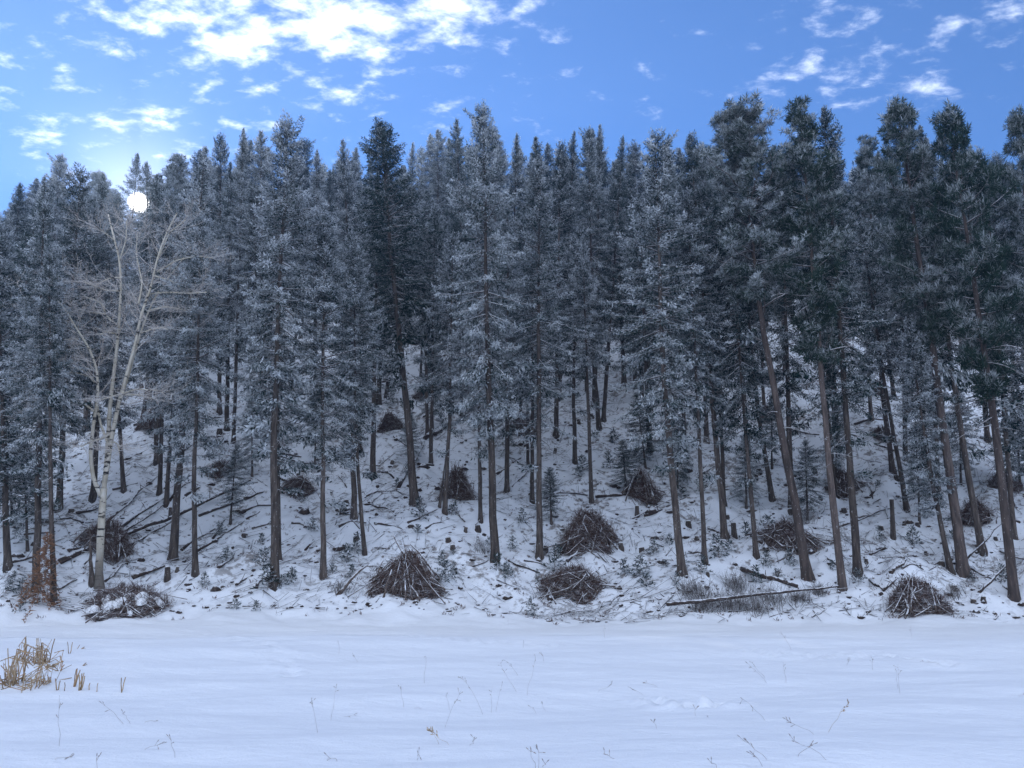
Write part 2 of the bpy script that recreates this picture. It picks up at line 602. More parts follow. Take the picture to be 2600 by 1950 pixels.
# ------------------------------------------------------------------ labels
LANDMARKS = []          # (u, v, phrase)
USED = set()
def mark(u, v, phrase):
    LANDMARKS.append((u, v, phrase))

def auto_label(desc, u, v, marks=None):
    """a phrase that places a thing by the nearest landmark for which the phrase is still free"""
    cand = sorted(((u - a) ** 2 + (v - b) ** 2, a, b, p) for a, b, p in (marks or LANDMARKS))
    for how in range(3):
        for d2, a, b, p in cand[:14]:
            dx, dy, d = u - a, b - v, math.sqrt(d2)
            if d < 6:
                continue
            if abs(dx) > 1.6 * abs(dy):
                rel = ("right of" if dx > 0 else "left of")
            elif abs(dy) > 1.6 * abs(dx):
                rel = ("uphill of" if dy > 0 else "downhill of")
            else:
                rel = ("uphill and " if dy > 0 else "downhill and ") + ("right of" if dx > 0 else "left of")
            near = "close " if d < 60 else ("" if d < 150 else "some way " if d < 300 else "well ")
            tail = ("", ", second along", ", third along")[how]
            s = f"{desc} {near}{rel} {p}{tail}"
            if s not in USED and len(s.replace(",", " ").split()) <= 16:
                USED.add(s)
                return s
    USED.add(desc)
    return desc

# ------------------------------------------------------------------ tree crowns (prototypes: base at origin, length Lp along +Z)
def unit(a):
    return a / (np.linalg.norm(a, axis=-1, keepdims=True) + 1e-9)

def fir_crown(seed, Lp, R, wide=0.4, gap=0.0, skirt=0.12, step=0.13, frost=0.5, droop=0.30, wh=0.37, bs=1.0, kn=4):
    """whorls of drooping boughs; each bough is a spine with side twigs, and each twig a row of needle sprays"""
    r = np.random.default_rng(seed)
    Z, AZ, LN, EL, BF = [], [], [], [], []
    z = 0.0
    lop = r.uniform(0, 6.28)
    while z < Lp - 0.10:
        t = z / Lp
        prof = min((1 - t) / (1 - wide), 0.40 + 0.60 * t / wide) ** (0.55, 0.72, 0.88, 0.64)[seed % 4]
        prof *= 1 + 0.15 * math.sin(t * 23 + seed) + 0.10 * math.sin(t * 57 + seed * 2)
        n = int(r.integers(5, 9)) if t > skirt else int(r.integers(2, 5))
        a0 = r.uniform(0, 6.28)
        for k in range(n):
            if r.random() < gap + (0.30 if t < skirt else 0):
                continue
            az = a0 + 2 * math.pi * k / n + r.normal(0, 0.3)
            side = 1 + 0.22 * math.cos(az - lop + 3 * t)
            Z.append(z + r.normal(0, 0.09))
            AZ.append(az)
            LN.append(max(0.06, R * prof * side * (r.uniform(0.5, 1.08) if r.random() < 0.9 else r.uniform(1.08, 1.25))))
            EL.append(math.radians(-16 + 60 * t ** 1.5 + r.normal(0, 9)))
            BF.append(r.uniform(0.45, 1.35))
        z += wh * (1.0 - 0.62 * t) * r.uniform(0.75, 1.2)
    pos, tan, par, bfr, blen = [], [], [], [], []
    W0, W1, WR0, WR1 = [], [], [], []
    for z0, az, L, e0, bf in zip(Z, AZ, LN, EL, BF):
        n = max(3, int(L / step))
        s = np.linspace(0.26 if L > 0.8 else 0.06, 1.0, n)
        ss = np.concatenate([[0.0], s])
        az2 = az + r.normal(0, 0.22) * ss
        rr = L * ss * math.cos(e0)
        zz = z0 + L * (ss * math.sin(e0) - droop * ss ** 2 + 0.75 * droop * ss ** 3.2)
        P = np.stack([rr * np.cos(az2), rr * np.sin(az2), zz], -1)
        T = unit(np.gradient(P, axis=0))
        pos.append(P[1:]); tan.append(T[1:]); par.append(s)
        bfr.append(np.full(n, bf)); blen.append(np.full(n, L))
        q = np.linspace(0, len(P) - 1, min(4, len(P))).astype(int)
        W0.append(P[q[:-1]]); W1.append(P[q[1:]])
        rad = 0.008 + 0.010 * L
        rr_ = rad * (1 - 0.85 * np.linspace(0, 1, len(q)))
        WR0.append(rr_[:-1]); WR1.append(rr_[1:])
    pos, tan, par = np.concatenate(pos), np.concatenate(tan), np.concatenate(par)
    bfr, blen = np.concatenate(bfr), np.concatenate(blen)
    tipf = np.clip(0.45 + 0.55 * blen / 0.7, 0.45, 1.0)
    side = unit(np.cross(tan, np.array([0, 0, 1.0])))
    VS, FS, FR = [], [], []
    off = 0
    N_ = len(pos)
    for k in (-1, 0, 1):
        th = np.radians(r.uniform(38, 66, N_))
        dirb = unit(tan * np.cos(th * abs(k))[:, None] + side * (k * np.sin(th))[:, None] + np.array([0, 0, 1.0]) * r.normal(-0.16, 0.14, N_)[:, None])
        bl = (0.12 + 0.28 * np.minimum(blen, 2.4) * (1.05 - par)) * r.uniform(0.7, 1.25, N_) * tipf
        if k == 0:
            bl = np.full(N_, 0.10) * tipf
        nj = kn if k else 2
        for j in range(nj):
            dz = r.normal(0, 0.045, N_)
            Q = pos + dirb * (bl * (j + 0.15) / nj)[:, None] + r.normal(0, 0.015, pos.shape)
            Q[:, 2] += dz
            D = unit(dirb + r.normal(0, 0.38, pos.shape))
            L = r.uniform(0.11, 0.23, N_) * tipf * bs
            Wd = r.uniform(0.015, 0.031, N_) * (0.6 + 0.4 * tipf) * bs
            Nr = unit(np.array([0, 0, 1.0]) + r.normal(0, 0.6, pos.shape))
            V, F = blades(Q, D, Nr, L, Wd)
            VS.append(V); FS.append(F + off); off += len(V)
            m = frost * bfr * (0.08 + 1.08 * par) + np.clip(dz * 4.5, -0.3, 0.3)
            FR.append(np.clip(m + r.normal(0, 0.20, N_), 0, 1))
    V, F = np.concatenate(VS), np.concatenate(FS)
    Vw, Fw = prisms(np.concatenate(W0), np.concatenate(W1), np.concatenate(WR0), np.concatenate(WR1))
    Vl, Fl = prisms(np.array([[0, 0, Lp - 1.0]]), np.array([[0, 0, Lp + 0.12]]), 0.016, 0.005)
    Vw, Fw = np.vstack([Vw, Vl]), np.concatenate([Fw, Fl + len(Vw)])
    fr = np.concatenate(FR + [np.zeros(len(Fw))])
    mi = np.concatenate([np.zeros(len(F)), np.ones(len(Fw))])
    return dict(V=np.vstack([V, Vw]), F=np.concatenate([F, Fw + len(V)]), fr=fr, mi=mi, L=Lp, R=R, mats=[MAT_FIR, MAT_TWIG])

def pine_crown(seed, Lp, R, frost=0.55, n_br=90, dome=(0.55, 1.2, 2.8)):
    """ponderosa: upswept limbs with tufts of long needles, open between the limbs"""
    r = np.random.default_rng(seed)
    C, CD, CF = [], [], []
    W0, W1, WR0, WR1 = [], [], [], []
    clump = r.uniform(0, 6.28, 4)
    for k in range(n_br):
        t = (k + r.random()) / n_br
        prof = min(1, dome[0] + dome[1] * t) * (1 - t ** dome[2]) ** 0.62 * (0.80 + 0.24 * math.sin(t * 17 + clump[0]) + 0.12 * math.sin(t * 41 + clump[1]))
        L = max(0.22, R * prof * r.uniform(0.5, 1.12))
        az = k * 2.399 + r.normal(0, 0.5)
        e0 = math.radians(-10 + 52 * t + r.normal(0, 11))
        ss = np.linspace(0, 1, 6)
        rr = L * ss * math.cos(e0)
        zz = t * Lp * (0.96 - 0.035 * R) + L * min(1.0, 1.5 - t) * (ss * math.sin(e0) - 0.20 * ss ** 2 + 0.36 * ss ** 3)
        az2 = az + r.normal(0, 0.35) * ss + r.normal(0, 0.05, 6)
        P = np.stack([rr * np.cos(az2), rr * np.sin(az2), zz], -1)
        W0.append(P[:-1]); W1.append(P[1:])
        rad = (0.012 + 0.012 * L) * (1 - 0.8 * ss)
        WR0.append(rad[:-1]); WR1.append(rad[1:])
        bf = r.uniform(0.3, 1.4)
        puffs = [1.0] + [x for x in (0.80, 0.62, 0.46) if L * (1 - x) > 0.18 and r.random() < 0.85]
        for s in puffs:
            i = min(4, int(s * 5))
            p = P[i] + (P[i + 1] - P[i]) * (s * 5 - i)
            tdir = unit(P[i + 1] - P[i])
            if s < 1:
                o_ = unit(np.cross(tdir, [0, 0, 1.0])) * r.choice([-1, 1]) * r.uniform(0.12, 0.42) + np.array([0, 0, r.uniform(-0.03, 0.16)])
            else:
                o_ = np.zeros(3)
            W0.append(p[None]); W1.append((p + o_)[None]); WR0.append(np.array([0.012])); WR1.append(np.array([0.007]))
            for q in range(int(r.integers(7, 11))):
                off = r.normal(0, 1, 3) * np.array([0.115, 0.115, 0.09])
                c = p + o_ + off
                C.append(c); CD.append(unit(tdir * 0.5 + unit(off) * 0.8 + np.array([0, 0, 0.35]))); CF.append(bf)
    ztop = Lp * (0.96 - 0.035 * R) + 0.22
    C.append(np.array([0, 0, ztop])); CD.append(np.array([0, 0, 1.0])); CF.append(0.5)
    C, CD, CF = np.array(C), np.array(CD), np.array(CF)
    m = 18
    Q = np.repeat(C, m, 0)
    D = unit(np.repeat(CD, m, 0) * 0.55 + unit(r.normal(0, 1, Q.shape)) * 0.85)
    Q = Q + np.repeat(CD, m, 0) * r.uniform(-0.09, 0.06, len(Q))[:, None]
    L = r.uniform(0.17, 0.29, len(Q))
    V, F = blades(Q, D, unit(r.normal(0, 1, Q.shape)), L, r.uniform(0.010, 0.020, len(Q)), 0.5)
    p = np.clip(frost * np.repeat(CF, m), 0, 0.9) * (0.55 + 0.6 * np.clip(D[:, 2], -0.5, 1))
    fr = np.clip(p * 0.9 + r.normal(0.08, 0.2, len(Q)), 0, 1)
    Vw, Fw = prisms(np.concatenate(W0), np.concatenate(W1), np.concatenate(WR0), np.concatenate(WR1))
    mi = np.concatenate([np.zeros(len(F)), np.ones(len(Fw))])
    return dict(V=np.vstack([V, Vw]), F=np.concatenate([F, Fw + len(V)]), fr=np.concatenate([fr, np.zeros(len(Fw))]), mi=mi, L=ztop + 0.15, R=R, mats=[MAT_PON, MAT_TWIG])

def dead_branches(seed, Lp, n, Lmax, sprays=0.0):
    """bare lower limbs on a clear trunk, some with a few tufts left; base at origin, Lp up the trunk"""
    r = np.random.default_rng(seed)
    W0, W1, R0, R1 = [], [], [], []
    VS, FS, FR, off = [], [], [], 0
    for k in range(n):
        z0 = Lp * (0.02 + 0.98 * math.sqrt(r.random()))
        az = r.uniform(0, 6.28)
        L = Lmax * r.uniform(0.3, 1.0) * (0.45 + 0.55 * z0 / Lp)
        e0 = math.radians(r.normal(0, 14))
        ss = np.linspace(0, 1, 6)
        az2 = az + r.normal(0, 0.35) * ss + r.normal(0, 0.05, 6)
        P = np.stack([L * ss * math.cos(e0) * np.cos(az2), L * ss * math.cos(e0) * np.sin(az2), z0 + L * (ss * math.sin(e0) - r.uniform(0.0, 0.35) * ss ** 2)], -1)
        W0.append(P[:-1]); W1.append(P[1:])
        rad = (0.010 + 0.008 * L) * (1 - 0.75 * ss)
        R0.append(rad[:-1]); R1.append(rad[1:])
        for q in range(int(2 + L * 4)):
            s = r.uniform(0.3, 1)
            i = min(4, int(s * 5))
            p = P[i] + (P[i + 1] - P[i]) * (s * 5 - i)
            d = unit(unit(P[i + 1] - P[i]) + r.normal(0, 0.7, 3))
            W0.append(p[None]); W1.append((p + d * r.uniform(0.12, 0.45))[None]); R0.append(np.array([0.007])); R1.append(np.array([0.003]))
        if r.random() < sprays:
            m = int(60 + 90 * L)
            s = 0.4 + 0.6 * r.random(m)
            i = np.minimum(4, (s * 5).astype(int))
            Q = P[i] + (P[i + 1] - P[i]) * (s * 5 - i)[:, None] + r.normal(0, 0.16, (m, 3)) * np.array([1, 1, 0.45])
            tdir = unit(P[i + 1] - P[i])
            V, F = blades(Q, unit(tdir + r.normal(0, 0.7, (m, 3)) - np.array([0, 0, 0.2])), unit(np.array([0, 0, 1.0]) + r.normal(0, 0.6, (m, 3))), r.uniform(0.12, 0.26, m), r.uniform(0.02, 0.042, m))
            VS.append(V); FS.append(F + off); off += len(V)
            fp = r.uniform(0.2, 0.7)
            FR.append(np.where(r.random(m) < fp, r.uniform(0.55, 1, m), r.uniform(0, 0.4, m)))
    Vw, Fw = prisms(np.concatenate(W0), np.concatenate(W1), np.concatenate(R0), np.concatenate(R1))
    if VS:
        V, F, fr = np.concatenate(VS), np.concatenate(FS), np.concatenate(FR)
        V2, F2 = np.vstack([V, Vw]), np.concatenate([F, Fw + len(V)])
        fr = np.concatenate([fr, np.zeros(len(Fw))])
        mi = np.concatenate([np.zeros(len(F)), np.ones(len(Fw))])
    else:
        V2, F2, fr, mi = Vw, Fw, np.zeros(len(Fw)), np.ones(len(Fw))
    return np_mesh("lower_branches", V2, [F2], [MAT_FIR, MAT_TWIG], mi, fr)

PROTO = {"fir": [], "pine": [], "dark": []}
for k, (Lp, R, wd_, gap, fr) in enumerate([(12, 2.6, .40, .05, .55), (12, 2.4, .28, .12, .62), (12, 2.8, .45, .08, .5), (9, 2.3, .35, .05, .6), (9, 2.4, .25, .14, .66), (9, 2.2, .5, .08, .55), (15, 2.8, .35, .10, .58), (15, 3.0, .3, .16, .54), (12, 2.5, .3, .42, .5)]):
    PROTO["fir"].append(fir_crown(100 + k, Lp, R, wd_, gap, frost=fr))
for k, (Lp, R) in enumerate([(12, 2.6), (9, 2.4)]):
    PROTO["dark"].append(fir_crown(140 + k, Lp, R, .42, .03, frost=0.42, droop=0.22))
for k, (Lp, R, nb) in enumerate([(10, 2.2, 66), (12, 2.1, 76), (8, 2.3, 56)]):
    PROTO["pine"].append(pine_crown(160 + k, Lp, R, n_br=nb))
PROTO["round_pine"] = [pine_crown(170, 10, 3.0, n_br=112, dome=(0.62, 0.6, 4.5))]
for L in PROTO.values():
    for p in L:
        p["me"] = np_mesh("crown", p["V"], [p["F"]], p["mats"], p["mi"], p["fr"])
DEADB = [dead_branches(200 + k, 6.0, n, lm, sp) for k, (n, lm, sp) in enumerate([(26, 1.7, .28), (22, 2.0, .5), (34, 1.6, .36), (24, 1.8, .62)])]
DEADP = [dead_branches(220 + k, 6.0, n, lm, sp) for k, (n, lm, sp) in enumerate([(14, 2.6, .08), (18, 2.3, .05)])]

TREES = []          # dicts for later checks
CROWNS = []         # (object, proto)

def trunk_mesh(path, r0, mat, seed):
    r = np.random.default_rng(seed)
    P = np.asarray(path, float)
    seg = np.concatenate([[0], np.cumsum(np.linalg.norm(np.diff(P, axis=0), axis=1))])
    H = seg[-1]
    q = np.concatenate([[0, 0.012, 0.03, 0.07], np.linspace(0.14, 1, 11)]) * H
    S = np.stack([np.interp(q, seg, P[:, k]) for k in range(3)], -1)
    if len(P) > 2:          # soften the bends
        for _ in range(2):
            S[1:-1] = 0.25 * S[:-2] + 0.5 * S[1:-1] + 0.25 * S[2:]
    S[3:-1, :2] += r.normal(0, r0 * 0.10, (len(S) - 4, 2))
    t = q / H
    rad = r0 * ((1 - t) ** 0.78 * 0.93 + 0.03 + 0.42 * np.exp(-t * H / 0.28))
    sides = 10
    R = rad[:, None] * (1 + r.normal(0, 0.035, (len(S), sides)) + 0.10 * np.exp(-t * H / 0.3)[:, None] * np.sin(np.arange(sides) * 2.5 + seed)[None, :])
    S = np.vstack([S[0] - (S[2] - S[0]) / np.linalg.norm(S[2] - S[0]) * 0.35, S])
    R = np.vstack([R[0:1] * 1.08, R])
    V, F = tube(S, R, sides)
    return np_mesh("trunk", V, F, [mat], smooth=True)

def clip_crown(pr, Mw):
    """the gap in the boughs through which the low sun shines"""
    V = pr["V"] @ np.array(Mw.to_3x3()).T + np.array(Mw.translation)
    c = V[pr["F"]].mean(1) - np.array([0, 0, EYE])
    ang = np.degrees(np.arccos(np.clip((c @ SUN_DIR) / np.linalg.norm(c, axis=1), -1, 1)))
    keep = ang > 0.48 + 2.0 * (np.sin(np.arange(len(c)) * 12.9898) * 43758.5453 % 1.0) ** 2.2  # boughs thinned outward so specks of sky imitate the sun's glow
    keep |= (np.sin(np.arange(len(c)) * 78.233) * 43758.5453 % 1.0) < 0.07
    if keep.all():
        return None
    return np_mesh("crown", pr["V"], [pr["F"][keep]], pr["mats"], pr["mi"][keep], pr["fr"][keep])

def make_tree(kind, path, r0, cb, R, label, group, seed, frost=0.5, dead=True, bare_from=0.10, name=None, proto=None):
    """path: world points from the foot to the tip; cb: share of the height below the crown"""
    P = np.asarray(path, float)
    base = P[0]
    nm = name or {"pine": "pine_tree", "fir": "fir_tree", "dark": "fir_tree", "round_pine": "pine_tree"}[kind]
    root = bpy.data.objects.new(nm, None)
    root.empty_display_size = 0.3
    root.location = base
    COL.objects.link(root)
    tag(root, label, "tree", group)
    if seed < 2000 and "pine" not in kind:
        cb *= 0.88
    Lp = P - base
    seg = np.concatenate([[0], np.cumsum(np.linalg.norm(np.diff(Lp, axis=0), axis=1))])
    H = seg[-1]
    at = lambda s: np.array([np.interp(s * H, seg, Lp[:, k]) for k in range(3)])
    link("trunk", trunk_mesh(Lp, r0, MAT_PINE if "pine" in kind else MAT_BARK, seed), root)
    a, b = at(cb), Lp[-1]
    clen = float(np.linalg.norm(b - a)) * 1.015
    opts = PROTO[kind]
    if proto is None:
        best = sorted(opts, key=lambda p: abs(math.log(p["L"] / clen)))[: max(2, len(opts) // 2)]
        pr = best[seed % len(best)]
    else:
        pr = opts[proto % len(opts)]
    cr = link("crown", pr["me"], root)
    q = Vector(b - a).to_track_quat("Z", "Y")
    spin = Matrix.Rotation((seed * 2.399) % 6.283, 4, "Z")
    sx = R * ((0.84 if seed < 2000 else 1.0) if "pine" not in kind else 1.0) / pr["R"]
    Ml = Matrix.Translation(Vector(a)) @ q.to_matrix().to_4x4() @ spin @ Matrix.Diagonal((sx, sx, clen / pr["L"], 1))
    cr.matrix_local = Ml
    tone = frost + 0.20 * math.sin(seed * 7.31) * (0.6 if seed < 2000 else 1.0) + (0.0 if seed < 2000 else -0.03) + (0.14 if kind in ("pine", "round_pine", "dark") else 0) + (-0.03 if base[0] > 9 else 0.03 if base[0] < -10 else 0)  # left crowns get extra frost in place of the pale sun haze
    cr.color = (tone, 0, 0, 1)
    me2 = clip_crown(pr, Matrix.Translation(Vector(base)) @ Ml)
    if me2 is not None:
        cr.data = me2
    if dead:
        c, d = at(bare_from), at(min(0.97, cb + 0.12))
        dl = float(np.linalg.norm(d - c))
        lst = DEADP if "pine" in kind else DEADB
        db = link("lower_branches", lst[seed % len(lst)], root)
        s = min(1.25, 0.55 + 0.25 * R)
        db.matrix_local = Matrix.Translation(Vector(c)) @ Vector(d - c).to_track_quat("Z", "Y").to_matrix().to_4x4() @ Matrix.Rotation(seed * 1.7, 4, "Z") @ Matrix.Diagonal((s, s, dl / 6.0, 1))
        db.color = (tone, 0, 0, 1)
        tag(db, kind="stuff")
    TREES.append((base[0], base[1], H))
    return root

def photo_path(base, top, mid=None):
    b = hit(*base)
    y = b[1]
    pts = [b]
    for m in (mid or []):
        pts.append(at_y(*m, y))
    pts.append(at_y(*top, y))
    return np.array(pts)

def px_radius(p, wpx):
    return 0.5 * wpx * project(p)[2] / FPX

# ------------------------------------------------------------------ brush piles: (u centre, v base, width, height, kind, short phrase, label)
PILES = [
    (282, 1572, 270, 84, "low", "the low snow-patched pile", "low broad brush pile with snow patches at the foot of the aspen"),
    (244, 1412, 138, 104, "cone", "the pile behind the aspen", "dark brush pile half hidden behind the aspen trunk"),
    (368, 1098, 74, 70, "cone", "the dark upper pile past the aspen", "dark brush pile high up behind the two close trunks near the aspen"),
    (545, 1217, 84, 56, "cone", "the pile under snowy boughs", "small brush pile under a snowy bough above the long fallen log"),
    (742, 1266, 104, 66, "low", "the flattened pile", "flattened dark brush pile with poles sticking out to one side"),
    (988, 1098, 78, 58, "low", "the slack dark pile", "slack dark brush pile on the slope beside the tall reddish pine trunk"),
    (1084, 1017, 84, 46, "low", "the brushy heap high up", "small dark brush heap high on the slope under hanging boughs"),
    (1157, 1272, 98, 108, "cone", "the tall narrow pile", "tall narrow brush pile with a thin trunk standing before it"),
    (1020, 1520, 186, 138, "logs", "the teepee pile with big logs", "big teepee brush pile with snowy logs leaning on both flanks"),
    (1328, 1108, 92, 70, "cone", "the dense brown heap", "dense round brown brush heap in the middle of the slope"),
    (1640, 1287, 112, 116, "steep", "the steep pile of pale poles", "steep pointed brush pile of pale snow-lined poles"),
    (1500, 1403, 184, 122, "cone", "the reddish cone pile", "broad reddish-brown conical brush pile with long snowy sticks"),
    (1455, 1533, 180, 104, "dome", "the rounded front pile", "rounded brush pile at the meadow edge with snow-lined sticks"),
    (2020, 1412, 166, 98, "steep", "the pile behind the leaning pine", "brush pile of thick poles behind the big leaning pine"),
    (2153, 1264, 100, 84, "steep", "the upright pole pile", "brush pile of nearly upright poles behind two close trunks"),
    (2366, 1560, 186, 108, "low", "the rust-brown hollow pile", "rust-brown brush pile with a dark hollow at the meadow edge"),
    (2492, 1337, 104, 82, "cone", "the pile behind the right trunks", "dark brush pile behind the thick trunks on the right"),
    (2572, 1252, 84, 66, "low", "the dark heap at the right edge", "dark brush heap at the right edge of the slope"),
    (2238, 1006, 48, 48, "cone", "the small pile high on the right", "small dark brush pile high up among thin trunks on the right"),
    (2254, 1126, 66, 42, "low", "the pile of fanned poles", "low brush pile of fanned poles beside a leaning dark trunk"),
    (1952, 1074, 50, 52, "cone", "the dark pile past the pine bend", "dark brush pile seen past the bend of the big leaning pine"),
    (1718, 1100, 46, 52, "cone", "the dark heap between two trunks", "dark brush heap between a forked fir and a thin trunk"),
    (1044, 874, 62, 46, "dome", "the topmost heap", "topmost dark brush heap, under hanging boughs high on the slope"),
]
for (u, v, wd, ht, kd, ph, lb) in PILES:
    mark(u, v - ht * 0.3, ph)
mark(251, 1440, "the white aspen")

